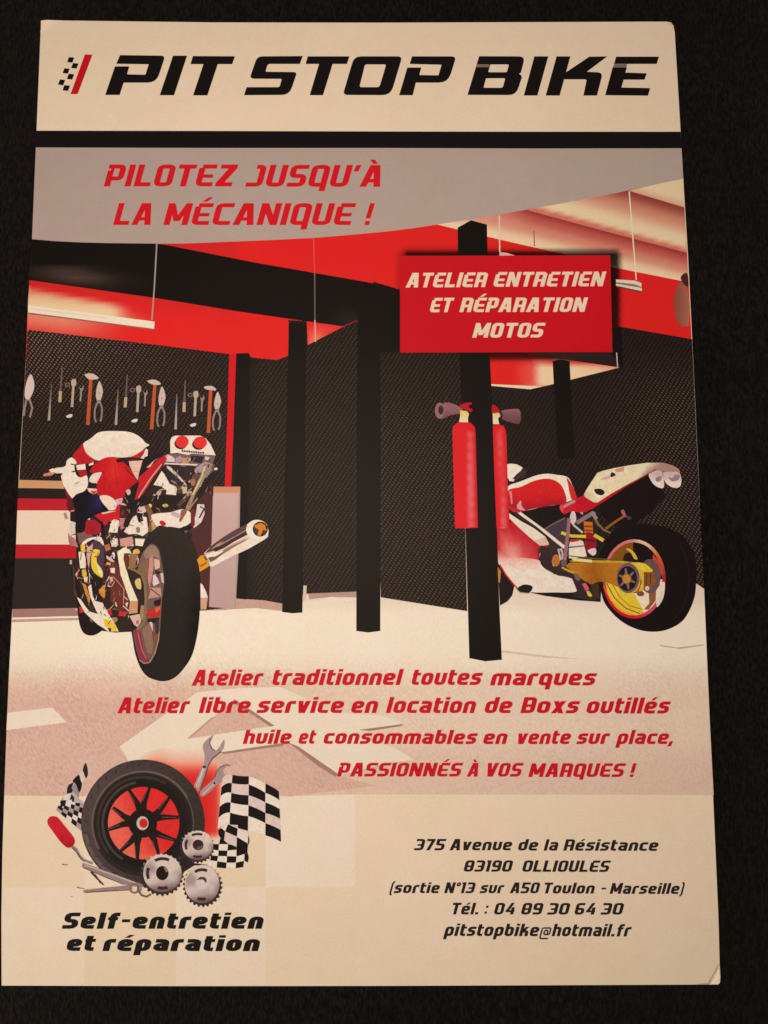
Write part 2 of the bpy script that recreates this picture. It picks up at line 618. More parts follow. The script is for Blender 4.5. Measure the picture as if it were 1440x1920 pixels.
# ------------------------------------------------------------------ the card itself
def paper():
    left = [(77, 39), (68.5, 245), (60, 448), (46, 720), (35, 902), (29.5, 1050), (22, 1160), (13.5, 1340), (8, 1492), (4.5, 1600), (2.5, 1720), (3, 1848)]
    right = [(1350, 1832), (1347, 1720), (1340, 1560), (1325, 1220), (1313, 960), (1298, 640), (1290, 480), (1281, 335), (1276, 245), (1265, 60)]
    bottom = [(360, 1849), (720, 1848.5), (1100, 1847), (1330, 1846), (1346, 1846), (1350, 1843)]
    top = [(1263, 48), (1258, 42), (1250, 40.5), (1000, 41.5), (720, 42.5), (400, 42), (240, 40), (120, 38.5), (88, 37.5)]
    out = left + bottom + right + top
    polys = [(out, PAPER)]
    # faint chequered tint along the foot of the sheet
    xs = [3, 158, 330, 498, 666, 836]
    ys = [1491, 1664, 1846]
    for j in range(2):
        for i in range(4):
            x0 = xs[i] + (6 if i == 0 else 0)
            light = (i + j) % 2 == 1
            t = (0.5, .5, .6, 1.0 if j == 0 else .2)[i]
            c = mix(PAPER, (244, 223, 197), t) if light else mix(PAPER, (236, 211, 171), t)
            polys.append(([(x0, ys[j]), (xs[i + 1], ys[j]), (xs[i + 1], ys[j + 1]), (x0 - (0 if i else 3), ys[j + 1])], c))
    ex = []
    for cx, cy in ((1332, 1828), (1252, 52), (92, 52)):
        ex += [(cx + i * 3.1, cy + j * 3.1) for i in range(-9, 9) for j in range(-9, 9)]
    o = art('paper_sheet', 0, polys, flyer, extra=[p for p in ex if inside(p, out)])
    me = o.data
    sol = o.modifiers.new('thickness', 'SOLIDIFY')
    sol.thickness = THICK
    sol.offset = -1
    return o


paper()
# ------------------------------------------------------------------ title block
t0 = Z(80, 80, 3.6)
t1 = Z(440, 80, 3.4286)
t2 = Z(840, 80, 3.4286)
GAPG = (128, 112, 98)


def rnd(pts, i_r):
    """round the chosen corners: i_r = {index: radius}"""
    out = []
    n = len(pts)
    for i, p in enumerate(pts):
        if i not in i_r:
            out.append(p)
            continue
        P, a, b = Vector(p), Vector(pts[i - 1]), Vector(pts[(i + 1) % n])
        u, v = (a - P), (b - P)
        q = min(i_r[i], u.length * .5, v.length * .5)
        u.normalize()
        v.normalize()
        s, e = P + u * q, P + v * q
        for k in range(5):
            t = k / 4
            out.append(tuple(s * (1 - t) ** 2 + P * 2 * t * (1 - t) + e * t * t))
    return out


art('title_lettering', 1, [
    (t0(rnd([(522, 84), (828, 88), (768, 270), (547, 270), (520, 353), (422, 353), (488, 160), (585, 160), (570, 214), (693, 216), (716, 146), (497, 143)], {1: 30, 2: 60, 8: 6})), BLACK),
    (t0([(880, 88), (975, 88), (887, 355), (790, 355)]), BLACK),
    (t0([(1014, 90), (1298, 92), (1280, 145), (1182, 145), (1112, 356), (1015, 356), (1085, 145), (998, 145)]), BLACK),
    (t1(rnd([(145, 88), (438, 86), (419, 137), (213, 137), (198, 187), (402, 189), (352, 336), (60, 338), (77, 286), (288, 286), (303, 233), (95, 232)], {0: 34, 3: 14, 4: 10, 5: 24, 6: 50, 9: 12, 10: 8, 11: 30})), BLACK),
    (t1([(470, 88), (738, 88), (722, 137), (630, 137), (568, 338), (482, 338), (542, 137), (456, 137)]), BLACK),
    (t1(rnd([(768, 88), (1078, 88), (1003, 338), (695, 336)], {0: 45, 1: 30, 2: 55, 3: 30})), BLACK),
    (t1(rnd([(838, 140), (974, 140), (930, 286), (802, 286)], {0: 14, 1: 14, 2: 16, 3: 14})), None),
    (t1(rnd([(1140, 88), (1425, 88), (1372, 257), (1165, 257), (1145, 338), (1057, 338), (1110, 160), (1200, 160), (1187, 208), (1310, 210), (1330, 142), (1125, 137)], {1: 30, 2: 60, 8: 6})), BLACK),
    (t2(rnd([(200, 87), (496, 88), (468, 196), (455, 200), (478, 214), (438, 337), (125, 336)], {1: 40, 2: 8, 3: 10, 4: 24, 5: 50})), BLACK),
    (t2(rnd([(272, 140), (392, 140), (378, 190), (258, 190)], {0: 8, 1: 8, 2: 10, 3: 8})), None),
    (t2(rnd([(245, 229), (368, 229), (352, 290), (228, 290)], {0: 8, 1: 8, 2: 14, 3: 8})), None),
    (t2([(185, 139), (267, 139), (262, 158), (180, 158)]), GAPG),
    (t2([(555, 88), (645, 88), (575, 340), (487, 340)]), BLACK),
    (t2([(698, 88), (787, 88), (718, 340), (628, 340)]), BLACK),
    (t2(rnd([(750, 196), (908, 90), (1025, 88), (893, 187), (996, 192), (958, 340), (870, 340), (892, 236), (735, 236)], {4: 34, 7: 14})), BLACK),
    (t2([(1080, 90), (1356, 90), (1342, 137), (1068, 137)]), BLACK),
    (t2([(1068, 138), (1152, 138), (1146, 160), (1060, 160)]), GAPG),
    (t2([(1058, 160), (1150, 160), (1140, 192), (1278, 197), (1263, 238), (1130, 238), (1115, 288), (1300, 292), (1286, 341), (1010, 338)]), BLACK),
], flyer)

emblem = art('title_emblem', 1, [(t0(p), BLACK) for p in (
    [(177, 98), (213, 100), (201, 135), (165, 132)], [(205, 137), (242, 141), (229, 175), (192, 171)],
    [(147, 172), (182, 176), (170, 210), (135, 205)], [(176, 210), (213, 213), (200, 249), (163, 245)],
    [(117, 248), (152, 252), (139, 288), (103, 283)], [(145, 287), (185, 290), (172, 326), (135, 322)])], flyer)
art('red_stripe', 1, [(t0([(285, 79), (336, 82), (236, 348), (188, 347)]), (200, 26, 34))], emblem)

art('black_band', 1, [([(68.3, 245), (400, 245.5), (720, 246.5), (1000, 247), (1276, 247), (1277.8, 278), (1000, 278.5), (720, 277.5), (400, 277.5), (67.2, 276.5)], (26, 21, 20))], flyer)

CURVE = [(60, 448.5), (100, 452), (150, 454.5), (200, 455.8), (290, 456.8), (350, 456.5), (450, 452.5), (520, 449.5), (590, 446), (655, 440.5), (720, 434.5), (770, 428.5),
         (820, 421), (910, 407), (1000, 391), (1080, 376.5), (1160, 361), (1220, 348), (1281.2, 335)]
banner = art('grey_banner', 1, [([(67.2, 276.5), (400, 277.5), (720, 277.5), (1000, 278.5), (1277.8, 278)] + CURVE[::-1],
                                 lambda x, y: mix((180, 158, 143), (184, 165, 149), x / 1300))], flyer)
SLOG = (214, 28, 38)
words('slogan_lettering', 2, [('PILOTEZ', (194.5, 349.5), (436, 349.5)), ("JUSQU'À", (459.5, 350), (712.5, 350.5))], 41, SLOG, banner, s=.188)
words('slogan_lettering', 2, [('LA', (212, 421.8), (282, 421.8)), ('MÉCANIQUE', (306, 422), (657, 422)), ('!', (683, 422), (692, 422))], 41, SLOG, banner, s=.188)

# ------------------------------------------------------------------ the printed workshop: wall, ceiling, floor
SIGN = (750, 480, 1147, 661)


def sign_shade(x, y):
    """printed drop shadow of the sign, part of the artwork"""
    dx = max(SIGN[0] + 6 - x, 0, x - SIGN[2] - 6)
    dy = max(SIGN[1] - 1 - y, 0, y - SIGN[3] - 4)
    d = math.hypot(dx, dy)
    return 1 - 0.85 * sstep(17, 2, d) * (1 if x > 756 else 0.35)


def shaded(f):
    def g(x, y):
        s = sign_shade(x, y)
        c = f(x, y)
        return tuple(v * s ** .9 for v in c[:3]) + tuple(c[3:])
    return g


def wall_col(x, y):
    c = (227, 38, 36)
    if x < 445:                                           # left bay, glow of its strip lamp
        yl = 580 + (x - 53) * 0.131                        # lamp line
        d = yl - y
        up = 540 + (x - 53) * 0.178
        k = sstep(-4, 10, y - up) * sstep(255, 205, x) if d > 0 else 0
        c = mix(c, (238, 208, 158), k)
        if d > 0 and 225 < x:
            c = mix(c, (226, 150, 110), 0.5 * sstep(300, 230, x) * sstep(26, 6, d))
        if d <= 0:
            c = mix(c, (232, 165, 130), 0.75 * sstep(262, 110, x) * sstep(58, 8, -d))
        c = mix(c, (196, 40, 40), .45 * sstep(575, 530, y - (x - 53) * .1))
    if 560 < x < 660 and y > 590:
        c = mix(c, (242, 150, 120), .75 * math.exp(-((x - 592) / 16) ** 2 - ((y - 640) / 22) ** 2) + .2 * math.exp(-((x - 618) / 22) ** 2 - ((y - 618) / 14) ** 2))
    if x > 915 and y > 655:
        k = sstep(995, 1012, x) * sstep(674 + (x - 1000) * .05, 686 + (x - 1000) * .05, y)
        c = mix(c, (240, 216, 170), k * .95)
        c = mix(c, (238, 120, 100), .55 * sstep(955, 1000, x) * (1 - k) * sstep(668, 690, y))
    return c


workshop = art('workshop_picture', 1, [(CURVE + [(1283, 385), (1288, 470), (1297, 640), (1297, 700), (1150, 730), (440, 700), (48, 680), (53, 560)], shaded(wall_col))],
               flyer, grid=9)


def ceil_col(x, y):
    r1 = 394.9 + (x - 991.7) * .272
    low = 443.8 + (x - 913.8) * .237
    r2 = 358.5 + (x - 1181) * .30
    if y < r2:
        t = (r2 - y) / 30
        return mix((225, 170, 135), (238, 210, 168), t * 2.0)
    if y < r1:
        t = max(0, y - r2) / max(8, r1 - r2)
        c = mix((150, 66, 56), (212, 140, 112), sstep(0, .35, t))
        c = mix(c, (240, 212, 168), sstep(.3, .72, t))
        return mix(c, (216, 120, 100), sstep(.84, .93, t))
    t = (y - r1) / max(10, low - r1)
    c = mix((158, 60, 52), (196, 92, 80), sstep(-.02, .22, t))
    c = mix(c, (218, 140, 115), sstep(.2, .5, t))
    c = mix(c, (242, 212, 170), sstep(.5, .88, t))
    return mix(c, (226, 160, 132), .6 * sstep(1010, 900, x) * sstep(.9, .3, t)) if x < 1010 else c


R1L = [(905, 371.3), (991.7, 394.9), (1126, 431.5), (1288, 475.5), (1300, 479)]
R2L = [(1100, 334), (1181, 358.5), (1283.5, 389.3), (1300, 394)]
art('ceiling', 2, [(CURVE[12:] + [(1283, 385), (1288, 470), (1291, 529), (1276, 526.3), (1159.7, 503.3), (1046.7, 474), (980, 459), (913.8, 443.8), (857, 430)], shaded(lambda x, y: ceil_col(x, max(y, 395.1 + (x - 991.7) * .272)))),
                   ([(990, 393.5), (1000, 391), (1080, 376.5), (1160, 361), (1220, 348), (1281.2, 335), (1283, 385), (1288, 474)] + [(1126, 431.3), (991.7, 394.8)], shaded(lambda x, y: ceil_col(x, min(max(y, 358.8 + (x - 1181) * .30), 394.5 + (x - 991.7) * .272)))),
                   ([(1179, 357.6), (1220, 348), (1281.2, 335), (1283.3, 389)], shaded(lambda x, y: ceil_col(x, min(y, 358.3 + (x - 1181) * .30)))),
                   ],
    workshop, grid=7)


def floor_col(x, y):
    L = sstep(760, 420, x)
    c = (247, 231, 206)
    far = sstep(1150, 1120, y)
    a = 0.12 + 0.88 * sstep(1215, 1285, y) * (0.45 + 0.55 * L)
    c = mix(c, (238, 211, 183), sstep(1225, 1300, y) * .9)
    c = mix(c, (226, 186, 165), sstep(1245, 1330, y) * sstep(640, 380, x) * .95)
    c = mix(c, (226, 190, 166), sstep(1370, 1440, y) * .55 * (1 - .6 * L))
    c = mix(c, (214, 180, 160), far * .35)
    return c + (min(1, a * .9),)


pk = (233, 208, 186, .35)
WL = (240, 222, 197, .04)


def t_pink(x, y):
    return (226, 187, 165, .8)


SHD = (168, 128, 112, .3)
fl1 = Z(340, 1240, 3)
fl2 = Z(0, 1080, 2)
floor = art('floor', 2, [
    ([(24, 1141), (140, 1138), (385, 1140), (443, 1120), (496, 1124), (530, 1130), (577, 1111), (669, 1108), (714, 1119), (875, 1145), (890, 1180), (936, 1130),
      (980, 1070), (1240, 1092), (1305, 1092), (1320, 1102), (1325, 1220), (1330, 1340), (1338, 1491), (1180, 1490), (640, 1489.5), (540, 1493), (300, 1494), (8, 1491.5), (13.5, 1340), (18, 1240)], floor_col),
    ([(23.5, 1142), (140, 1139), (300, 1139), (300, 1154), (140, 1155), (23, 1158)], lambda x, y: (160, 122, 110, .5)),
    ([(23, 1158), (140, 1155), (300, 1154), (300, 1157), (140, 1158.5), (22.8, 1161.5)], (246, 226, 205)),
    ([(22.8, 1161.5), (140, 1158.5), (300, 1157), (300, 1160), (140, 1163), (22, 1167)], (196, 160, 142, .4)),
    ([(376, 1141), (443, 1120), (500, 1126), (530, 1132), (529, 1146), (480, 1140), (440, 1142), (420, 1144), (376, 1145)], (205, 166, 148, .9)),
    ([(577, 1112), (669, 1108.5), (669, 1120), (620, 1119), (580, 1124)], (186, 150, 136, .6)),
    ([(577, 1131), (620, 1120), (669, 1124), (600, 1136)], WL),
    (fl2((28, 513), (195, 493), (250, 548), (24, 578)), WL),
    ([(224, 1400), (300, 1346), (370, 1298), (450, 1290), (525, 1288), (560, 1303), (600, 1324), (650, 1338), (720, 1342), (757, 1356), (673, 1369), (700, 1390), (740, 1402), (775, 1424),
      (720, 1436), (632, 1454), (540, 1391), (412, 1411), (385, 1425), (300, 1430), (246, 1440), (236, 1418)], lambda x, y: WL),
    (fl1((30, 437), (300, 213), (525, 362)), t_pink),
    (fl1((300, 213), (525, 362), (500, 367), (400, 300), (290, 228)), SHD),
    (fl1((30, 437), (170, 315), (185, 318), (60, 425)), (196, 158, 140, .3)),
    (fl1((215, 515), (600, 455), (875, 640), (1100, 700), (600, 760), (250, 640), (160, 560)), t_pink),
    (fl1((215, 512), (560, 462), (600, 455), (560, 478), (420, 496), (240, 522)), SHD),
    (fl1((600, 455), (660, 480), (880, 632), (868, 650), (770, 590)), SHD),
    (fl1((1000, 385), (1250, 352), (1240, 364), (1060, 392)), SHD),
    (fl1((1290, 556), (1150, 575), (880, 645), (1060, 610)), (215, 185, 165, .5)),
    (Z(640, 1060, 2)((1190, 297), (1260, 308), (1360, 296), (1360, 300), (1270, 314), (1200, 304)), (206, 180, 158, .5)),
    (Z(640, 1060, 2)((600, 318), (760, 338), (900, 352), (760, 346), (600, 326)), (226, 202, 176, .5)),
], workshop, FLOORMAT, grid=24)


# dark expanded-metal partitions
def mesh_left(x, y):
    b = sstep(430, 50, x) * sstep(800, 625, y)
    return (36, 27, 25, .10 + .42 * b)


art('mesh_panel', 2.4, [([(51.7, 618), (170, 632), (290, 646), (431, 664), (428, 800), (424, 1140), (376, 1145), (140, 1139), (23, 1142), (36, 900), (44, 760)], mesh_left)], workshop, MESHMAT, grid=22)
art('mesh_panel', 2.4, [([(443, 663), (468, 664), (470, 670), (520, 675), (541, 667), (541, 600), (575, 602), (577, 647), (643, 613), (672, 600), (672, 1109), (577, 1113), (530, 1132), (496, 1125.7), (443, 1122), (425, 912)],
                       lambda x, y: (33, 26, 24, .10 * sstep(470, 482, x)))], workshop, MESHMAT, grid=26)
art('mesh_panel', 2.4, [([(700, 528), (750, 543), (750, 661), (865, 661), (876, 1146), (714, 1120)], lambda x, y: (31, 24, 22, .08 + .10 * sstep(640, 900, y)))], workshop, MESHMAT, grid=26)
art('mesh_panel', 2.4, [([(915, 723), (994, 730), (1038, 720), (1166, 688), (1140, 662), (1146, 612), (1165, 613), (1230, 624), (1297.5, 636), (1308, 860), (1320, 1104), (1305, 1094), (1240, 1093), (980, 1075), (930, 1080)],
                       lambda x, y: (32, 25, 23, .05 + .20 * sstep(1080, 1290, x) * sstep(640, 760, y)))], workshop, MESHMAT, grid=26)

DK = (25, 20, 18)
art('beam', 3, [
    (CURVE[:5] + [(310, 459), (480, 492.7), (683, 528), (712, 533.5), (750, 543), (750, 661), (690, 661), (670, 600), (643, 612), (543, 598), (440, 583), (293, 559), (53, 525)],
     lambda x, y: mix(DK, (92, 70, 60), .85 * math.exp(-((x - 140) / 75) ** 2 - ((y - 517 - (x - 140) * .10) / 15) ** 2) * sstep(498, 508, y - (x - 140) * .07)
                      + .28 * math.exp(-((x - 655) / 24) ** 2 - ((y - 597) / 12) ** 2))),
    (Z(440, 400, 3)((750, 390), (812, 400), (812, 520), (760, 540)), (38, 28, 24)),
], workshop, grid=14)
art('beam', 3.1, [([(976, 662), (1150, 661), (1143, 612), (1165, 613), (1168, 690)], (24, 19, 18)), ([(976, 662), (1145, 661), (1166, 688), (1090, 678)], (44, 34, 30))], workshop)
art('wall_corner', 3.2, [([(430, 663), (443, 663), (438, 800), (433.5, 912), (421.5, 912), (426, 790)], (212, 28, 34))], workshop)
for pts in ([(443, 663), (466, 662), (469, 667), (466, 900), (462, 1124), (443, 1122), (441, 912), (438, 800)],
            [(541.7, 608), (547, 605), (570, 605), (575, 608), (572, 850), (567, 1148.5), (548, 1150), (529, 1147.5), (534, 900)],
            [(671, 530), (712, 534), (714, 800), (713, 1183), (690, 1186), (668, 1183), (669, 800)],
            [(858, 427), (883, 413), (913, 421), (918, 660), (921, 720), (929, 900), (936, 1130), (941, 1237), (910, 1240), (880, 1234), (870, 900), (863, 700), (860, 600)],
            [(1036, 677), (1052, 674), (1068, 677), (1072, 760), (1078, 860), (1046, 860)]):
    art('post', 4.3, [(pts, DK)], workshop)
art('post_foot', 4.4, [([(569, 1098), (575, 1098), (574, 1124), (567.5, 1128)], (215, 190, 170))], workshop)

# strip lamps hanging on wires
WIRE = (170, 150, 138)
la = art('strip_lamp', 3, [([(53, 572), (120, 581), (205, 592), (290, 603), (289, 616.5), (205, 606), (120, 595), (53, 587)], (242, 224, 196)),
                           ([(53, 586), (120, 594.5), (289, 616.5), (289, 618.5), (120, 597), (53, 589)], (150, 100, 80)),
                           ([(60, 578.5), (200, 596), (200, 597), (60, 579.5)], (212, 190, 160))], workshop)
art('wire', 5, [(band([(294, 457), (290, 530), (285, 600)], 2.6), WIRE)], la)
lb = art('strip_lamp', 3, [([(1155, 524), (1190, 526), (1202.5, 530.8), (1203.5, 547), (1180, 541), (1155, 536)], (232, 214, 190)),
                           ([(1155, 529), (1190, 533), (1203, 538), (1203, 540), (1155, 532)], (150, 120, 105)),
                           ([(1155, 535.5), (1203.5, 546), (1203.5, 549), (1155, 538.5)], (110, 60, 50))], workshop)
art('wire', 4, [(band([(1179.6, 359), (1186, 440), (1193, 524.7)], 2.4), (240, 222, 200))], lb)
lc = art('strip_lamp', 3, [([(936.7, 472.8), (950, 474), (966, 479), (936, 480)], (226, 180, 160))], workshop)
art('wire', 4, [(band([(936, 404), (937, 473)], 2.6), (232, 200, 180))], lc)
art('wire', 4, [(band([(588, 446), (590, 515)], 2.2), (226, 82, 76))], workshop)
art('wire', 4, [(band([(590, 512), (590.5, 600)], 2.4), (110, 92, 90)), (band([(590.5, 600), (591.6, 641)], 2.4), (238, 160, 140))], workshop)
art('wire', 4, [(band([(1156, 661), (1158, 689)], 2), (205, 180, 168))], workshop)
art('wire', 3, [(band([(1001, 433), (1002, 462)], 1.6), (120, 60, 55))], workshop)
art('round_duct', 3, [(ell(1281, 570, 17.5, 42)[9:28] + [(1286, 528), (1294, 575), (1291, 612)], lambda x, y: mix((132, 76, 60), (176, 108, 84), (x - 1262) / 30)),
                      (sm([(1276, 520), (1288, 512), (1291, 535), (1284, 535)]), (74, 40, 36))], workshop)

# hand tools hung on the left partition
tz = Z(0, 400, 3)
PALE, STEEL, ORANGE = (190, 166, 146), (136, 116, 106), (192, 88, 44)
for (f, sc, ra, ri, sp, ha, pl, bi) in (
        (((290, 958), (275, 1165)), ((350, 865), (340, 1000), (337, 1062)), ((415, 945), (405, 1090)), (380, 965), ((457, 975), (452, 1058)), ((478, 905), (553, 922), (512, 925), (494, 1190)), (560, 950, 1050, 1175), (390, 1140)),
        (((665, 990), (652, 1190)), ((716, 908), (708, 1035), (704, 1092)), ((780, 982), (772, 1118)), (745, 994), ((817, 1000), (814, 1085)), ((832, 940), (903, 955), (872, 955), (853, 1215)), (912, 980, 1080, 1200), (757, 1166)),
        (((995, 1018), (988, 1215)), ((1042, 940), (1037, 1062), (1035, 1117)), ((1102, 1012), (1095, 1142)), (1070, 1022), ((1136, 1030), (1134, 1115)), ((1150, 975), (1215, 988), (1186, 985), (1172, 1235)), (1225, 1010, 1100, 1222), (1086, 1190))):
    art('file', 3, [(tz(band(list(f), 5, 14)), lambda x, y: mix((96, 80, 72), (178, 158, 138), (y - 720) / 60))], workshop)
    art('screwdriver', 3, [(tz(band([sc[0], sc[1]], 6, 11)), (112, 90, 82)), (tz(band([sc[1], sc[2]], 17)), (188, 164, 124))], workshop)
    art('ratchet', 3, [(tz(band(list(ra), 14)), (182, 162, 140)), (tz(sm([(ra[0][0] - 13, ra[0][1] - 6), (ra[0][0] + 10, ra[0][1] - 12), (ra[0][0] + 13, ra[0][1] + 20), (ra[0][0] - 10, ra[0][1] + 26)])), PALE)], workshop)
    art('ring_spanner', 3, [(tz(arcband(ri[0], ri[1], 15, 12, 9, 7, 0, 350)), (132, 100, 84))], workshop)
    art('spanner', 3, [(tz(band([(sp[0][0], sp[0][1] + 25), sp[1]], 9)), (160, 140, 128)),
                       (tz([(sp[0][0] - 13, sp[0][1] - 12), (sp[0][0] - 7, sp[0][1] + 8), (sp[0][0] + 4, sp[0][1] + 10), (sp[0][0] + 10, sp[0][1] - 10), (sp[0][0] + 15, sp[0][1] + 12), (sp[0][0] + 3, sp[0][1] + 30), (sp[0][0] - 5, sp[0][1] + 28)]), (150, 130, 120))], workshop)
    art('hammer', 3, [(tz(band([ha[2], ha[3]], 19, 20)), ORANGE),
                      (tz(sm([ha[0], (ha[0][0] + 40, ha[0][1] - 4), ha[1], (ha[1][0] - 6, ha[1][1] + 10), (ha[2][0] + 12, ha[2][1] + 10), (ha[2][0] - 12, ha[2][1] + 8), (ha[0][0] + 4, ha[0][1] + 12)])), (206, 184, 164))], workshop)
    x, y0, y1, y2 = pl
    art('pliers', 3, [(tz(sm([(x, y0 - 6), (x + 18, y0 + 40), (x + 15, y1 - 25), (x - 4, y1 + 18), (x - 20, y1 - 20), (x - 15, y0 + 30)])), (204, 182, 166)),
                      (tz(band([(x - 6, y1), (x - 26, y1 + 50), (x - 28, y1 + 95), (x - 20, y2)], 10)), (146, 126, 118)),
                      (tz(band([(x - 2, y1), (x + 14, y1 + 45), (x + 12, y1 + 95), (x + 4, y2 - 4)], 10)), (146, 126, 118)),
                      (tz(ell(x - 2, y0 + 62, 4, 5)), (170, 120, 105))], workshop)
    art('socket', 3, [(tz(sm([(bi[0] - 18, bi[1] + 2), (bi[0] - 2, bi[1] - 8), (bi[0] + 17, bi[1] - 9), (bi[0] + 12, bi[1] + 6), (bi[0] - 8, bi[1] + 10)])), (220, 206, 196))], workshop)
art('pliers', 3, [(tz(sm([(172, 905), (192, 950), (188, 1000), (160, 1050), (140, 1030), (146, 960)])), (216, 192, 176)),
                  (tz(band([(150, 1045), (140, 1090), (134, 1140)], 11)), (150, 128, 118)), (tz(band([(166, 1045), (182, 1095), (168, 1148)], 11)), (150, 128, 118))], workshop)

# work bench on the left and its end panel
art('workbench', 4.7, [
    ([(35, 899.7), (80, 901), (125, 902), (128, 916.5), (80, 915.5), (34.3, 915)], (205, 152, 104)),
    ([(34.3, 915), (130, 916.5), (130, 936), (33.5, 934.5)], (44, 33, 30)),
    ([(33.5, 934.5), (150, 936), (150, 957.5), (32.5, 957)], (190, 36, 44)),
    ([(32.5, 957), (150, 957.5), (150, 1021), (30.3, 1020.7)], lambda x, y: (236, 210, 182)),
    ([(30.3, 1020.7), (160, 1021), (160, 1047), (28.7, 1046.7)], (190, 36, 42)),
    ([(28.7, 1046.7), (160, 1047), (160, 1139.5), (23, 1142)], (50, 40, 37)),
], workshop)
art('workbench', 4.7, [
    ([(393, 923), (401, 923), (396, 1139), (340, 1130), (360, 1000)], (84, 44, 44)),
    ([(399, 923.5), (450.5, 923.5), (449, 1000), (441.9, 1138), (420, 1140), (391.9, 1138)], lambda x, y: mix((208, 172, 164), (190, 156, 148), (y - 923) / 215) + (.0,)),
    ([(392.7, 912.5), (450.5, 912.5), (450.5, 924.5), (393, 923.5)], (208, 142, 106)),
    ([(447.5, 925), (450.5, 925), (442, 1138), (439.5, 1138)], (176, 150, 138)),
], workshop)

# ------------------------------------------------------------------ motorcycle seen from behind, left
q4, q5, q6, q7 = Z(60, 780, 6), Z(260, 780, 5.5385), Z(110, 980, 6.5455), Z(220, 960, 4.8)
CR, PNK, MAR, BRN, GOLD = (238, 221, 198), (212, 165, 152), (104, 48, 42), (140, 104, 84), (166, 134, 98)
DB = (40, 31, 29)
rg = random.Random(11)
ENG = [(141, 985), (143, 1040), (141, 1100), (147, 1150), (170, 1180), (215, 1186), (258, 1184), (275, 1120), (330, 1010), (400, 930), (402, 860), (318, 850), (290, 880), (270, 905), (230, 880), (180, 905), (150, 950)]
base = [(ENG, (54, 37, 34))]
for k in range(190):
    while True:
        x, y = rg.uniform(140, 400), rg.uniform(880, 1185)
        if inside((x, y), ENG):
            break
    a, L, wd = rg.uniform(-1.9, -.7) if rg.random() < .65 else rg.uniform(0, 3.1), rg.uniform(3, 15), rg.uniform(1.2, 4.5)
    dx, dy = math.cos(a) * L, math.sin(a) * L
    c = rg.choice([(232, 212, 190), (214, 180, 160), PNK, MAR, BRN, GOLD, (30, 22, 22), (26, 20, 20), (120, 86, 76), (90, 62, 60), (188, 40, 46), (240, 225, 205)])
    base.append((band([(x - dx, y - dy), (x + rg.uniform(-2, 2), y + rg.uniform(-2, 2)), (x + dx, y + dy)], wd, wd * rg.uniform(.3, 1)), c))
bike = art('motorcycle_picture', 5, base, flyer, PICTURE, label='printed red and white motorcycle seen from behind on the left')

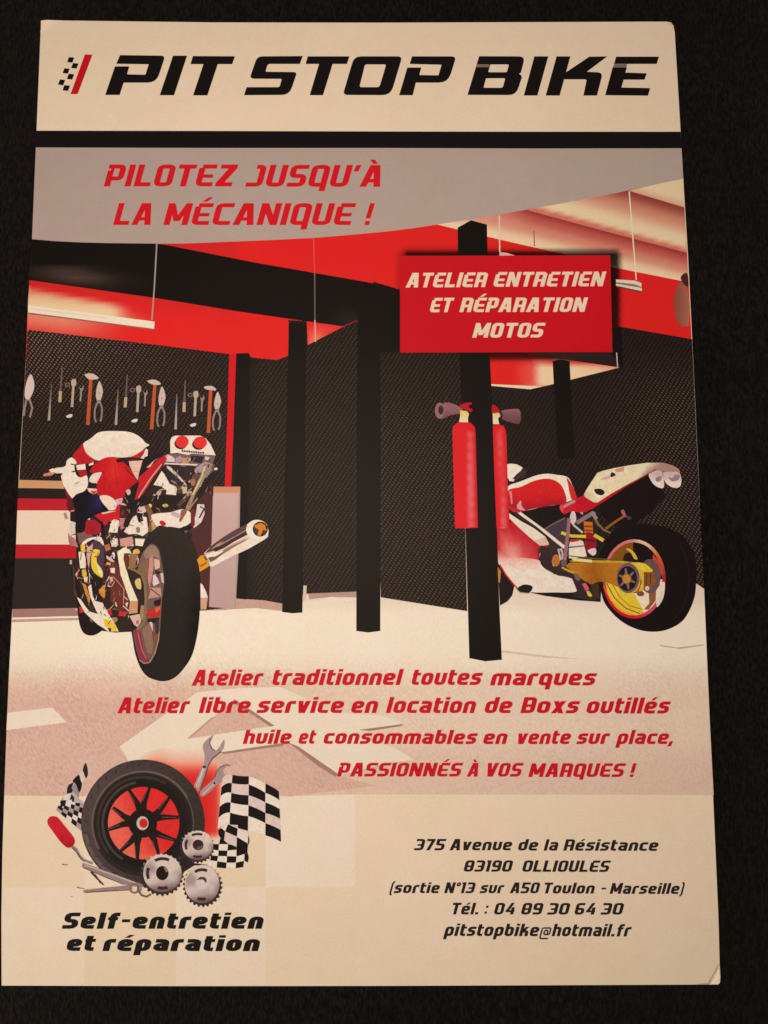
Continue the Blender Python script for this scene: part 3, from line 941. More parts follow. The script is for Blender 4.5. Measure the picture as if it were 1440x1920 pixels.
art('front_wheel', 6, [
    (q6(sm([(150, 560), (190, 850), (225, 1000), (240, 1150), (270, 1290), (330, 1370), (440, 1380), (540, 1300), (420, 1200), (330, 1040), (280, 900), (230, 700)])), (36, 28, 27)),
    (q6((250, 1030), (300, 1038), (304, 1100), (260, 1112)), (214, 44, 42)),
    (q6(sm([(170, 560), (200, 560), (205, 800), (235, 900), (215, 920), (190, 850)])), (78, 52, 50))], bike, PICTURE)
art('engine', 6.3, [
    (q6((230, 130), (330, 90), (430, 170), (330, 240), (250, 260)), (130, 90, 84)),
    (q6(sm([(120, 130), (160, 170), (200, 200), (240, 300), (200, 290), (130, 260)])), (170, 120, 112)),
    (q6((245, 360), (310, 350), (332, 450), (332, 560), (265, 560), (250, 430)), CR),
    (q6((345, 320), (420, 258), (412, 340), (388, 420), (372, 570), (345, 420)), PNK),
    (q6(sm([(430, 230), (485, 205), (540, 290), (562, 360), (545, 580), (500, 560), (465, 480), (510, 340), (430, 300)])), (80, 60, 74)),
    (q6(sm([(285, 255), (350, 200), (430, 178), (525, 182), (555, 280), (500, 235), (430, 205), (360, 235), (305, 275)])), CR),
    (q6((268, 270), (326, 268), (326, 362), (276, 350)), (232, 190, 62)),
    (q6(sm([(425, 335), (505, 340), (492, 400), (468, 440), (475, 500), (530, 590), (537, 672), (470, 640), (412, 570), (398, 470)])), (230, 200, 66)),
    (q6(sm([(470, 500), (535, 590), (537, 660), (490, 600)])), (240, 225, 150)),
    (q6((285, 580), (330, 568), (352, 650), (332, 690), (290, 650)), (220, 178, 70)),
    (q6((305, 670), (360, 660), (350, 735), (320, 730)), (238, 214, 150)),
    (q6((288, 738), (332, 760), (388, 920), (372, 1025), (355, 950)), (208, 138, 50)),
    (q6(sm([(498, 820), (555, 765), (572, 850), (560, 925), (510, 880)])), (212, 140, 44)),
    (q6((385, 620), (450, 640), (540, 700), (540, 780), (490, 830), (500, 960), (450, 960), (400, 860)), (40, 31, 34)),
    (q6((590, 440), (700, 480), (795, 700), (865, 950), (872, 1110), (750, 1112), (640, 960), (635, 700)), (110, 50, 42)),
    (q6(band([(665, 660), (740, 740), (802, 815), (795, 1000)], 10)), (206, 140, 122)),
    (q6((635, 557), (690, 555), (690, 622), (640, 612)), CR),
    (q6((622, 672), (660, 663), (668, 712), (640, 752)), PNK),
    (q6(band([(800, 905), (850, 950)], 14)), PNK),
    (q6(band([(790, 1020), (870, 1090)], 14)), (225, 180, 160)),
    (q6(sm([(825, 985), (855, 985), (850, 1030), (830, 1025)])), CR),
    (q6((700, 1135), (870, 1150), (905, 1335), (740, 1335), (690, 1230)), (54, 40, 33)),
    (q6((600, 1080), (640, 1050), (662, 1140), (620, 1130)), (200, 40, 44)),
    (q6((745, 1088), (835, 1100), (822, 1150), (735, 1142)), (206, 52, 56)),
    (q6(sm([(640, 1180), (700, 1160), (725, 1190), (690, 1225)])), GOLD),
    (q6((225, 915), (270, 940), (330, 1030), (380, 1090), (482, 1122), (425, 1000), (385, 900), (360, 785), (400, 758), (420, 900), (450, 960), (540, 985), (600, 1100), (690, 1240), (735, 1332), (610, 1338),
         (560, 1300), (480, 1250), (380, 1160), (320, 1100), (260, 990)), CR),
    (q6((385, 1010), (430, 1040), (484, 1118), (400, 1080), (370, 1040)), (62, 52, 44)),
    (q6((545, 1180), (620, 1190), (690, 1238), (722, 1332), (650, 1332), (640, 1292), (570, 1282)), (232, 196, 60)),
    (q6((600, 1290), (640, 1292), (650, 1335), (620, 1335)), (70, 55, 42)),
    (q6(band([(150, 460), (150, 510)], 26)), (196, 180, 166)),
    (q6((860, 20), (1080, 0), (1095, 110), (1000, 150), (870, 150), (800, 110)), (226, 206, 186)),
    (q6((880, 30), (960, 40), (920, 100)), (60, 44, 42)), (q6((960, 60), (1000, 60), (1000, 110), (960, 120)), (120, 92, 84)),
    (q6(band([(850, 165), (920, 185), (1060, 188)], 10)), (58, 44, 44)),
    (q6((640, 190), (720, 195), (715, 280), (650, 300)), (224, 196, 176)),
    (q6((750, 200), (900, 170), (930, 190), (900, 290), (760, 290)), (206, 150, 132)),
    (q6((935, 195), (1060, 200), (1030, 290), (940, 280)), CR),
    (q6(band([(925, 180), (932, 300)], 26)), (70, 48, 44)),
    (q6((860, 295), (960, 285), (975, 330), (900, 335)), (36, 28, 28)),
    (q6(ell(955, 355, 42, 32)), (226, 180, 60)),
    (q6((870, 380), (965, 380), (940, 560), (860, 560)), (152, 110, 74)),
    (q6((560, 280), (620, 260), (640, 330), (580, 350)), (196, 120, 70)),
    (q6((585, 400), (650, 440), (690, 480), (650, 480), (590, 440)), (206, 196, 170)), (q6((585, 490), (635, 490), (640, 520), (590, 515)), (214, 186, 90)),
], bike, PICTURE)
art('tank', 7, [
    (q4(sm([(575, 312), (520, 375), (458, 442), (485, 490), (500, 520), (495, 548), (600, 540), (700, 515), (780, 490), (900, 500), (760, 420), (640, 360)])), (190, 32, 42)),
    (q4((1280, 365), (1305, 380), (1302, 450), (1280, 492), (1220, 472), (1255, 430)), (236, 205, 196)),
    (q4((1275, 370), (1240, 430), (1205, 472), (1095, 462)), (205, 36, 46)),
    (q4(sm([(578, 322), (600, 290), (660, 255), (740, 190), (830, 172), (950, 170), (1080, 178), (1170, 208), (1240, 258), (1275, 300), (1322, 328), (1280, 352), (1220, 402), (1120, 455), (1000, 468), (900, 462), (800, 487), (740, 500), (660, 460), (605, 405)])),
     lambda x, y: mix((241, 225, 203), (232, 212, 188), (y - 808) / 50)),
], bike, PICTURE)
art('tail_cowl', 7.3, [
    (q4(sm([(770, 495), (860, 463), (960, 468), (1040, 530), (1100, 590), (1170, 720), (1192, 760), (1100, 830), (1040, 900), (990, 955), (940, 945), (880, 902), (760, 895), (732, 800), (740, 720), (785, 640), (660, 635), (675, 580)])),
     lambda x, y: mix(mix((196, 28, 36), (232, 56, 42), math.exp(-((x - 212) / 9) ** 2 - ((y - 880) / 22) ** 2)), (176, 30, 36), sstep(215, 250, x) * sstep(900, 940, y) * .6)),
    (q4(band([(800, 620), (830, 720), (810, 850)], 8)), (160, 24, 30)), (q4(band([(930, 530), (940, 640), (960, 760)], 7)), (160, 24, 32)),
    (q4((1090, 508), (1245, 500), (1205, 640), (1190, 725), (1140, 650), (1100, 560)), (226, 186, 160)),
    (q4(band([(1100, 560), (1220, 560)], 6)), (240, 214, 190)), (q4(band([(1130, 630), (1200, 620)], 8)), (200, 150, 124)),
    (q4(band([(945, 500), (1000, 485), (1260, 487)], 12)), (84, 30, 36)), (q4(sm([(950, 490), (1030, 478), (1040, 500), (970, 525)])), (50, 24, 28)),
    (q4(band([(1040, 570), (1080, 620), (1140, 680)], 10)), (70, 24, 26)),
    (q4(sm([(762, 905), (840, 893), (910, 925), (947, 975), (947, 1040), (890, 1062), (850, 1045), (800, 985)])), (236, 214, 188)),
    (q4((700, 1115), (780, 1090), (880, 1078), (950, 1040), (992, 1000), (988, 1165), (900, 1172), (862, 1200), (822, 1232), (760, 1170)), (200, 34, 44)),
    (q4((780, 1090), (840, 1070), (950, 1070), (880, 1085), (800, 1105)), (228, 200, 170)),
    (q4((590, 1180), (700, 1165), (772, 1200), (778, 1290), (740, 1332), (620, 1332), (570, 1282)), (168, 32, 44)),
    (q4((690, 1145), (800, 1190), (832, 1390), (790, 1395), (772, 1215)), (34, 27, 28)),
    (q4((880, 1190), (930, 1160), (982, 1178), (962, 1312), (862, 1310), (880, 1240)), CR),
    (q4((850, 1190), (900, 1188), (890, 1210), (850, 1212)), (44, 34, 34)),
    (q4((880, 1320), (1000, 1320), (990, 1375), (885, 1375)), (62, 44, 38)), (q4((885, 1378), (955, 1378), (955, 1440), (895, 1440)), CR),
    (q4((940, 940), (1020, 920), (1030, 960), (980, 1000), (945, 1000)), (222, 170, 170)),
    (q4((985, 1150), (1050, 1150), (1040, 1260), (1000, 1280)), (190, 120, 116)),
    (q4((990, 1000), (1060, 1090), (1050, 1150), (985, 1150)), (92, 30, 36)),
    (q4((1090, 1170), (1180, 1110), (1290, 1140), (1310, 1300), (1250, 1350), (1080, 1330), (1060, 1260)), CR),
    (q4((1170, 1100), (1230, 1080), (1255, 1180), (1200, 1200)), (40, 30, 30)), (q4(sm([(1170, 1260), (1210, 1250), (1215, 1310), (1180, 1310)])), (150, 120, 104)),
    (q4(band([(1080, 1340), (1170, 1330), (1280, 1370)], 12)), (60, 44, 44)), (q4((1205, 1050), (1280, 1010), (1300, 1060), (1250, 1090)), (226, 190, 170)),
], bike, PICTURE)
art('fork_leg', 7.6, [
    (q4((190, 610), (235, 588), (262, 600), (268, 640), (215, 672), (130, 680), (128, 655), (200, 632)), (204, 128, 104)),
    (q4((195, 605), (235, 588), (262, 600), (265, 630), (225, 640)), CR),
    (q4(sm([(395, 500), (440, 468), (480, 488), (502, 530), (478, 560), (490, 640), (520, 682), (560, 690), (612, 668), (632, 720), (622, 800), (580, 850), (500, 880), (455, 925), (430, 900), (380, 830), (350, 760), (328, 680), (345, 645), (268, 642), (258, 590), (370, 568)])), CR),
    (q4((360, 790), (385, 830), (440, 925), (400, 1000), (385, 900)), (120, 26, 40)),
    (q4(band([(435, 540), (490, 552)], 12)), (34, 28, 30)), (q4(band([(448, 630), (505, 618)], 14)), (34, 28, 30)), (q4(band([(478, 765), (535, 742)], 16)), (186, 172, 150)),
    (q4((498, 555), (600, 540), (606, 602), (508, 608)), CR), (q4((508, 610), (612, 604), (622, 662), (550, 694)), (176, 30, 40)),
    (q4((602, 535), (636, 540), (650, 640), (690, 720), (690, 800), (640, 800), (625, 680)), (46, 32, 32)),
    (q4((640, 540), (696, 518), (690, 548), (642, 562)), CR), (q4(sm([(648, 702), (690, 650), (782, 635), (772, 672), (722, 750), (652, 742)])), (234, 210, 188)),
    (q4((620, 810), (730, 820), (732, 862), (690, 882), (640, 852)), (232, 196, 180)), (q4((660, 845), (740, 842), (690, 885)), (205, 40, 44)),
], bike, PICTURE)
art('seat', 8, [
    (q4(sm([(448, 945), (520, 880), (600, 850), (680, 880), (752, 890), (772, 950), (822, 1010), (862, 1067), (780, 1090), (700, 1122), (612, 1180), (592, 1290), (510, 1310), (490, 1200), (468, 1100), (482, 1040)])),
     lambda x, y: mix((27, 23, 30), (52, 42, 104), math.exp(-((x - 183) / 9) ** 2 - ((y - 938) / 12) ** 2))),
    (q4((400, 940), (455, 930), (480, 1040), (420, 1080), (390, 1000)), (96, 28, 44)), (q4((430, 1075), (480, 1070), (500, 1200), (430, 1180)), (40, 30, 32)),
    (q4((430, 1190), (480, 1200), (488, 1320), (420, 1350)), (214, 200, 180)), (q4(band([(370, 1090), (390, 1160)], 34)), (176, 132, 130)),
], bike, PICTURE)
art('frame_strut', 8.3, [
    (q4((1440, 415), (1380, 418), (1280, 478), (1238, 522), (1205, 650), (1192, 735), (1060, 842), (1030, 930), (1012, 960), (1070, 1010), (1060, 1100), (1025, 1245), (1080, 1255), (1165, 1050), (1300, 850), (1440, 600)), (38, 30, 29)),
    (q5((60, 430), (150, 390), (225, 435), (170, 470), (100, 540), (20, 640), (15, 560)), (38, 30, 29)),
    (q5((80, 540), (150, 470), (215, 432), (160, 470), (120, 530)), (206, 192, 172)),
    (q5((0, 640), (90, 560), (200, 450), (300, 395), (290, 450), (200, 580), (90, 730), (0, 862)), (200, 32, 44)),
    (q4((1440, 478), (1330, 570), (1218, 692), (1200, 780), (1155, 945), (1200, 930), (1265, 860), (1370, 690), (1440, 590)), (200, 32, 44)),
    (q5(band([(240, 500), (130, 640), (20, 810), (0, 850)], 12)), (188, 168, 146)),
    (q4(sm([(1060, 840), (1100, 825), (1110, 870), (1080, 890)])), (206, 176, 160)),
    (q4(band([(1200, 1000), (1110, 1150), (1040, 1240)], 34)), (46, 34, 32)),
], bike, PICTURE)
tail = art('tail_light', 9, [
    (q5((300, 395), (800, 405), (780, 470), (740, 560), (560, 520), (270, 500)), (120, 96, 94)),
    (q5((300, 400), (370, 430), (375, 480), (290, 472)), (228, 200, 188)), (q5((380, 440), (440, 410), (440, 480), (385, 490)), (178, 148, 148)),
    (q5((440, 430), (510, 440), (522, 500), (450, 512)), (206, 140, 122)), (q5((500, 430), (555, 440), (550, 470), (510, 465)), (206, 176, 120)),
    (q5((540, 410), (685, 420), (655, 492), (540, 472)), (52, 40, 42)), (q5((690, 420), (740, 430), (720, 460), (690, 455)), (220, 190, 170)),
    (q5(sm([(580, 560), (650, 500), (700, 490), (690, 560), (640, 590)])), (176, 148, 150)), (q5((700, 500), (790, 500), (780, 640), (740, 660)), (98, 82, 76)),
    (q5((270, 488), (600, 500), (620, 505), (600, 515), (270, 500)), (228, 212, 194)),
    (q5((345, 220), (385, 204), (640, 204), (700, 235), (750, 300), (800, 408), (700, 402), (620, 395), (540, 392), (520, 405), (400, 384), (330, 390), (328, 260)), CR),
    (q5(ell(438, 288, 66, 58)), (40, 30, 29)), (q5(ell(624, 294, 68, 58)), (40, 30, 29)),
    ] + [(q5([(448 + k * 24, 352 + k * 2.6 - (k % 3 == 0) * 8), (462 + k * 24, 353 + k * 2.6), (466 + k * 24, 374 + k * 2.4), (446 + k * 24, 372 + k * 2.4)]), (66, 54, 48)) for k in range(10)] + [
    (q5(band([(446, 364), (560, 372), (684, 380)], 6)), (84, 70, 62)),
], bike, PICTURE)
for cx, cy, rx, ry in ((452, 268, 68, 64), (640, 276, 70, 62)):
    art('red_lens', 10.4, [(q5(ell(cx, cy, rx, ry)), (226, 52, 46))], tail, PICTURE)
art('subframe', 9.4, [
    (q5((255, 520), (560, 515), (560, 605), (500, 712), (440, 700), (330, 700)), (52, 42, 43)),
    (q5((290, 515), (330, 530), (420, 620), (500, 712), (490, 730), (430, 660), (300, 545)), (222, 206, 188)),
    (q5((240, 570), (272, 610), (322, 705), (400, 738), (388, 822), (285, 812), (290, 770), (230, 730), (155, 716)), CR),
    (q5(sm([(185, 800), (215, 770), (240, 760), (225, 815), (200, 822)])), (196, 176, 156)),
    (q5((390, 705), (440, 730), (450, 800), (400, 800)), (84, 64, 60)), (q5((450, 735), (505, 735), (500, 800), (460, 810)), (206, 178, 136)),
    (q5((30, 830), (480, 825), (440, 920), (390, 960), (300, 985), (130, 1000), (60, 920)), (42, 31, 29)),
    (q5(sm([(245, 925), (290, 912), (310, 935), (270, 948)])), (200, 170, 110)), (q5(sm([(100, 920), (130, 915), (135, 945), (110, 950)])), (226, 196, 130)),
    (q5((0, 950), (80, 930), (75, 1000), (15, 1000)), (216, 190, 176)),
    (q5(band([(80, 930), (120, 1000), (140, 1100), (120, 1200)], 52)), (128, 92, 58)),
    (q5((130, 1100), (190, 1060), (210, 1160), (140, 1190)), (190, 150, 96)),
    (q5((560, 620), (640, 600), (600, 720), (540, 740)), (94, 72, 62)), (q5(sm([(540, 660), (585, 660), (580, 720), (550, 715)])), (168, 116, 84)),
    (q5((640, 740), (700, 640), (790, 560), (780, 660), (720, 760), (720, 900), (610, 900)), (44, 31, 30)),
    (q5((700, 780), (772, 795), (757, 1335), (520, 1205), (560, 1150), (640, 1100), (690, 920), (610, 900)), (80, 45, 43)),
    (q5((690, 470), (770, 500), (730, 610), (690, 640), (640, 730), (590, 810), (520, 985), (488, 955), (560, 800), (600, 720), (650, 600)), (168, 140, 108)),
    (q5(band([(690, 520), (660, 620), (610, 720), (560, 820)], 16)), (214, 194, 150)),
    (q5((700, 500), (740, 500), (760, 560), (700, 650), (690, 600)), (150, 128, 122)),
    (q5(band([(530, 800), (470, 870), (410, 930)], 36)), (98, 72, 62)), (q5(sm([(500, 790), (550, 780), (545, 820), (510, 830)])), (190, 160, 140)),
], bike, PICTURE)
art('lower_fairing', 10, [
    (q5(sm([(130, 1040), (200, 1012), (330, 1000), (440, 970), (500, 980), (542, 1010), (550, 1090), (500, 1135), (430, 1162), (330, 1150), (200, 1150)])), CR),
    (q5((440, 980), (500, 960), (500, 1000), (440, 1100), (420, 1100)), (150, 96, 66)), (q5(sm([(330, 1010), (390, 1000), (440, 1040), (400, 1060)])), (196, 172, 168)),
    (q5(sm([(215, 1100), (245, 1085), (282, 1112), (275, 1140), (240, 1138)])), (206, 24, 44)),
    (q5((610, 915), (682, 918), (684, 1020), (650, 1105), (575, 1165), (560, 1110), (590, 1040)), (228, 206, 196)),
    (q5(band([(640, 940), (680, 965), (630, 1060)], 18)), (60, 48, 50)), (q5((540, 980), (580, 960), (585, 1130), (560, 1160), (542, 1110)), (130, 40, 44)),
], bike, PICTURE)


fit = []
for x0, x1, y0, y1, n in ((150, 262, 990, 1170, 110), (296, 398, 852, 955, 80), (215, 300, 935, 985, 40)):
    for k in range(n):
        x, y = rg.uniform(x0, x1), rg.uniform(y0, y1)
        if not inside((x, y), ENG):
            continue
        a = rg.choice([-1.2, -1.0, -.8, .2, 1.2]) + rg.uniform(-.4, .4)
        L, wd = rg.uniform(1.5, 6), rg.uniform(.7, 2.2)
        dx, dy = math.cos(a) * L, math.sin(a) * L
        fit.append((band([(x - dx, y - dy), (x + rg.uniform(-1, 1), y + rg.uniform(-1, 1)), (x + dx, y + dy)], wd, wd * rg.uniform(.3, 1)),
                    rg.choice([(226, 206, 184), (200, 164, 146), MAR, BRN, (34, 26, 26), (28, 22, 22), (92, 66, 60), (150, 118, 98), (44, 32, 32)])))
art('engine_fittings', 9.8, fit, bike, PICTURE)


def tyre_col(x, y):
    c = mix((40, 34, 31), (47, 40, 36), sstep(1150, 990, y))
    return mix(c, (23, 19, 18), sstep(338, 366, x) * sstep(1030, 1160, y))


rear = art('rear_wheel', 11, [
    (q7(sm([(330, 160), (380, 122), (440, 132), (520, 140), (590, 168), (650, 220), (700, 320), (733, 450), (748, 600), (746, 780), (738, 960), (715, 1130), (672, 1290), (605, 1400), (520, 1488), (430, 1522), (345, 1512), (265, 1475), (208, 1400), (163, 1280), (140, 1150), (128, 1060), (140, 900), (165, 600), (200, 420), (235, 290), (275, 210)])), tyre_col),
    (q7((560, 150), (600, 128), (660, 130), (650, 165), (590, 190)), (30, 24, 25)), (q7((600, 170), (640, 165), (620, 192)), (110, 100, 104)),
] + [(q7(band([(560 + 26 * math.sin(k * 1.7), 640 + k * 62), (596 + 18 * math.sin(k), 680 + k * 60)], 5)), (30, 25, 24)) for k in range(11)], bike, PICTURE)
art('rim', 12, [
    (q7(sm([(245, 345), (308, 286), (372, 332), (397, 440), (418, 560), (422, 640), (402, 800), (390, 1000), (374, 1150), (342, 1265), (302, 1348), (250, 1362), (198, 1322), (163, 1200), (146, 1070), (200, 1050), (240, 980), (252, 760), (230, 600), (190, 500), (215, 400)])), (118, 88, 76)),
    (q7(sm([(240, 360), (305, 300), (362, 335), (380, 420), (330, 400), (260, 420)])), (152, 124, 104)),
    (q7((205, 470), (250, 420), (280, 440), (270, 560), (250, 640), (215, 560), (180, 520)), (134, 100, 74)),
    (q7((290, 420), (318, 380), (330, 470), (310, 600), (290, 680), (275, 600)), (200, 140, 124)),
    (q7((330, 420), (380, 430), (384, 500), (340, 520)), (216, 180, 160)), (q7((340, 520), (400, 540), (345, 590)), (56, 40, 40)),
    (q7((322, 570), (350, 560), (380, 640), (330, 668), (318, 640)), (222, 200, 194)), (q7((340, 570), (375, 560), (380, 610)), (120, 60, 66)),
    (q7((388, 550), (412, 550), (420, 640), (400, 630)), (206, 192, 180)),
    (q7((285, 680), (390, 680), (400, 760), (280, 780), (300, 700)), (190, 146, 128)), (q7(band([(300, 690), (350, 730), (390, 760)], 10)), (110, 50, 54)),
    (q7((330, 800), (395, 780), (385, 850), (330, 840)), (44, 32, 30)),
    (q7((268, 870), (330, 880), (392, 835), (388, 935), (300, 957), (268, 930)), (192, 46, 42)), (q7((340, 870), (390, 838), (380, 880), (350, 910)), (224, 96, 66)),
    (q7((270, 960), (380, 950), (370, 1010), (270, 990)), (44, 34, 34)),
    (q7(sm([(160, 1068), (212, 1082), (232, 1190), (262, 1300), (292, 1345), (240, 1352), (188, 1280)])), (142, 56, 66)), (q7(band([(185, 1080), (215, 1220), (260, 1320)], 8)), (196, 110, 116)),
    (q7((220, 1062), (300, 990), (332, 1150), (310, 1280), (270, 1260)), (140, 112, 90)), (q7((305, 990), (335, 1080), (330, 1210), (315, 1100)), (150, 48, 54)), (q7((290, 990), (316, 992), (322, 1080)), (220, 198, 190)),
    (q7((335, 985), (376, 960), (372, 1090), (350, 1110)), (56, 50, 56)), (q7(band([(378, 1080), (372, 1150), (340, 1270), (290, 1355), (240, 1362), (200, 1330)], 8)), (176, 150, 116)),
], rear, PICTURE)
art('swingarm', 13, [
    (q7(sm([(120, 560), (160, 560), (215, 590), (235, 720), (235, 880), (200, 920), (190, 820), (150, 690)])), (54, 40, 36)),
    (q7(sm([(160, 620), (205, 600), (215, 690), (175, 680)])), (214, 190, 120)),
    (q7(band([(95, 500), (160, 525), (218, 562), (248, 640), (258, 780), (250, 900), (236, 1000), (180, 1060)], 20, 26)), (132, 112, 78)),
    (q7((215, 840), (240, 840), (236, 960), (200, 990), (205, 920)), (170, 130, 92)),
    (q7((110, 935), (200, 918), (216, 990), (182, 1036), (150, 1012)), (214, 184, 168)), (q7(sm([(170, 980), (195, 980), (190, 1010), (175, 1010)])), (190, 100, 96)),
    (q7((0, 360), (60, 318), (112, 338), (128, 372), (62, 372), (56, 420), (112, 620), (186, 800), (115, 802), (30, 560)), (240, 226, 188)),
    (q7((115, 802), (186, 798), (182, 908), (105, 918)), (204, 152, 110)),
    (q7((62, 372), (104, 370), (100, 480), (80, 520), (56, 420)), (104, 52, 46)),
    (q7((110, 378), (180, 376), (160, 510), (105, 500)), (150, 110, 74)),
], bike, PICTURE)
art('number_bracket', 6.6, [(q7((748, 640), (765, 650), (800, 720), (815, 772), (750, 772)), (240, 224, 204)), (q7((750, 772), (815, 770), (800, 875), (750, 878)), (206, 164, 130)), (q7((765, 650), (830, 660), (825, 860), (815, 770), (800, 720)), (84, 42, 44))], bike, PICTURE)


def can_col(x, y):
    return mix((238, 222, 200), (214, 190, 166), math.exp(-((y - 1010 + (x - 440) * .55) / 9) ** 2))


ex = art('exhaust_pipe', 12.4, [
    (q7([(780, 372), (850, 302), (960, 222), (1060, 162), (1165, 112), (1240, 76), (1345, 110), (1362, 170), (1356, 222), (1322, 250), (1180, 332), (1050, 392), (950, 442), (862, 492), (835, 488), (822, 440)]), can_col),
    (q7([(850, 300), (960, 222), (1060, 160), (1168, 108), (1172, 165), (1100, 210), (1000, 262), (940, 330), (870, 350), (790, 372)]), (92, 66, 64)),
    (q7([(860, 330), (980, 250), (1165, 170), (1180, 200), (1060, 262), (960, 325), (880, 360)]), (64, 46, 46)),
    (q7([(900, 300), (1080, 205), (1175, 150), (1176, 160), (1080, 216), (910, 312)]), (170, 130, 120)),
    (q7([(840, 340), (900, 290), (960, 255), (900, 310)]), (196, 150, 120)),
    (q7([(960, 330), (1090, 262), (1190, 225), (1180, 240), (1100, 280), (980, 340)]), (206, 160, 150)),
    (q7([(860, 420), (960, 340), (1080, 280), (1190, 240), (1080, 300), (950, 380), (870, 440)]), (150, 110, 84)),
    (q7([(795, 392), (870, 360), (960, 352), (900, 390), (820, 408)]), (240, 226, 206)),
    (q7([(815, 410), (880, 400), (950, 372), (880, 430), (838, 452)]), (120, 86, 70)),
], bike, PICTURE)
art('clamp', 13.4, [(q7([(718, 430), (752, 392), (790, 388), (812, 430), (832, 482), (800, 505), (742, 538), (735, 480)]), (226, 152, 42)), (q7([(740, 480), (800, 448), (812, 460), (750, 500)]), (180, 104, 30)), (q7([(790, 392), (812, 430), (795, 440), (775, 402)]), (120, 80, 40))], ex, PICTURE)
art('end_cap', 13.6, [
    (q7(ell(1258, 158, 98, 88)), (242, 228, 208)), (q7(ell(1287, 154, 68, 68)), (46, 30, 26)),
    (q7((1235, 120), (1290, 96), (1330, 118), (1345, 170), (1312, 160), (1290, 215), (1262, 210), (1275, 160), (1240, 140)), (214, 128, 36)),
    (q7((1298, 190), (1320, 165), (1345, 170), (1320, 210)), (96, 50, 38)), (q7((1230, 130), (1275, 162), (1262, 210), (1232, 180)), (76, 58, 58)),
], ex, PICTURE)
# ------------------------------------------------------------------ motorcycle on the right
z2, z3, z4 = Z(900, 840, 3.2727), Z(1080, 860, 6), Z(980, 980, 4.2353)
YEL, OCH = (226, 196, 56), (176, 108, 30)
bike2 = art('motorcycle_picture', 5, [
    (z2((300, 886), (600, 880), (625, 800), (640, 750), (720, 780), (745, 840), (740, 945), (600, 935), (400, 908)), (36, 28, 26)),
    (z2((105, 650), (140, 720), (210, 850), (198, 905), (170, 940), (122, 968)), (34, 27, 26)),
    (z2((108, 730), (128, 755), (122, 830), (112, 820)), (190, 130, 60)),
    (z2((180, 350), (480, 345), (560, 400), (560, 600), (520, 700), (400, 600)), (36, 28, 27)),
    (z2((390, 500), (520, 425), (540, 440), (520, 600)), (74, 58, 66)),
    (z2(sm([(400, 590), (470, 560), (520, 620), (520, 720), (640, 790), (640, 830), (560, 800), (450, 760), (380, 700)])), (62, 46, 46)),
    (z2((560, 420), (680, 400), (730, 500), (720, 640), (640, 680), (560, 600)), (48, 34, 34)),
    (z2(band([(395, 500), (450, 465), (520, 430)], 8)), (120, 100, 98)),
], flyer, PICTURE, label='printed red and white motorcycle with yellow wheel on the right')


def fair_col(x, y):
    Y = (y - 840) * 3.2727
    X = (x - 900) * 3.2727
    c = (196, 32, 44)
    c = mix(c, (238, 120, 110), .8 * math.exp(-((X - 150 - (Y - 540) * .35) / 22) ** 2) * sstep(500, 560, Y))
    c = mix(c, (232, 110, 104), .6 * math.exp(-((X - 265 - (Y - 590) * .6) / 18) ** 2) * sstep(540, 600, Y))
    return mix(c, (238, 170, 150), sstep(610, 690, Y) * sstep(340, 200, X))


def belly_col(x, y):
    Y = (y - 840) * 3.2727
    return mix((234, 160, 144), (240, 222, 200), sstep(665, 730, Y))


art('fairing', 6, [
    (z2((104, 490), (180, 488), (190, 440), (285, 512), (425, 592), (378, 640), (352, 692), (240, 700), (110, 692)), fair_col),
    (z2(sm([(112, 690), (200, 672), (350, 685), (375, 715), (405, 745), (500, 792), (562, 812), (592, 880), (450, 886), (320, 885), (235, 862), (180, 800), (140, 750)])), belly_col),
    (z2(band([(120, 715), (160, 780), (228, 862)], 9)), (205, 30, 40)),
    (z2(sm([(228, 862), (268, 838), (318, 846), (318, 872), (290, 892), (245, 884)])), (34, 27, 25)),
    (z2(band([(225, 866), (245, 886), (300, 892)], 5)), (150, 140, 84)),
    (z2((178, 400), (250, 448), (330, 492), (402, 545), (425, 592), (372, 602), (300, 545), (230, 480), (180, 432)), (238, 220, 196)),
    (z2((330, 570), (402, 545), (425, 592), (372, 602)), (226, 186, 166)),
    (z2(band([(180, 372), (250, 430), (300, 462), (350, 490)], 9)), (58, 42, 40)),
    (z2(sm([(355, 650), (372, 600), (410, 610), (440, 640), (425, 700), (392, 705)])), (70, 52, 50)),
    (z2(sm([(365, 655), (378, 640), (385, 690), (372, 690)])), CR),
    (z2(sm([(390, 612), (420, 640), (440, 690), (455, 735), (430, 732), (405, 690)])), (240, 224, 204)),
    (z2(ell(466, 690, 24, 36)), (196, 112, 48)),
    (z2((475, 620), (505, 615), (515, 680), (490, 690)), (204, 180, 170)), (z2((485, 620), (500, 640), (500, 680)), (60, 48, 48)),
    (z2(band([(178, 348), (260, 412), (380, 500), (518, 610)], 19)), (238, 222, 200)), (z2(band([(178, 360), (260, 425), (340, 480), (512, 622)], 5)), (76, 56, 52)),
], bike2, PICTURE)
art('mirror', 6.4, [
    (z2(sm([(205, 182), (262, 122), (285, 150), (270, 180), (230, 192), (215, 200)])), (64, 46, 42)),
    (z2([(165, 100), (190, 96), (225, 100), (262, 120), (250, 140), (225, 160), (205, 182), (165, 186)]), (240, 224, 202)),
    (z2((170, 178), (190, 176), (212, 195), (205, 206), (180, 202)), (238, 222, 204)),
], bike2, PICTURE)


def tank_col(x, y):
    return mix((214, 34, 38), (178, 24, 40), sstep(930, 948, y))


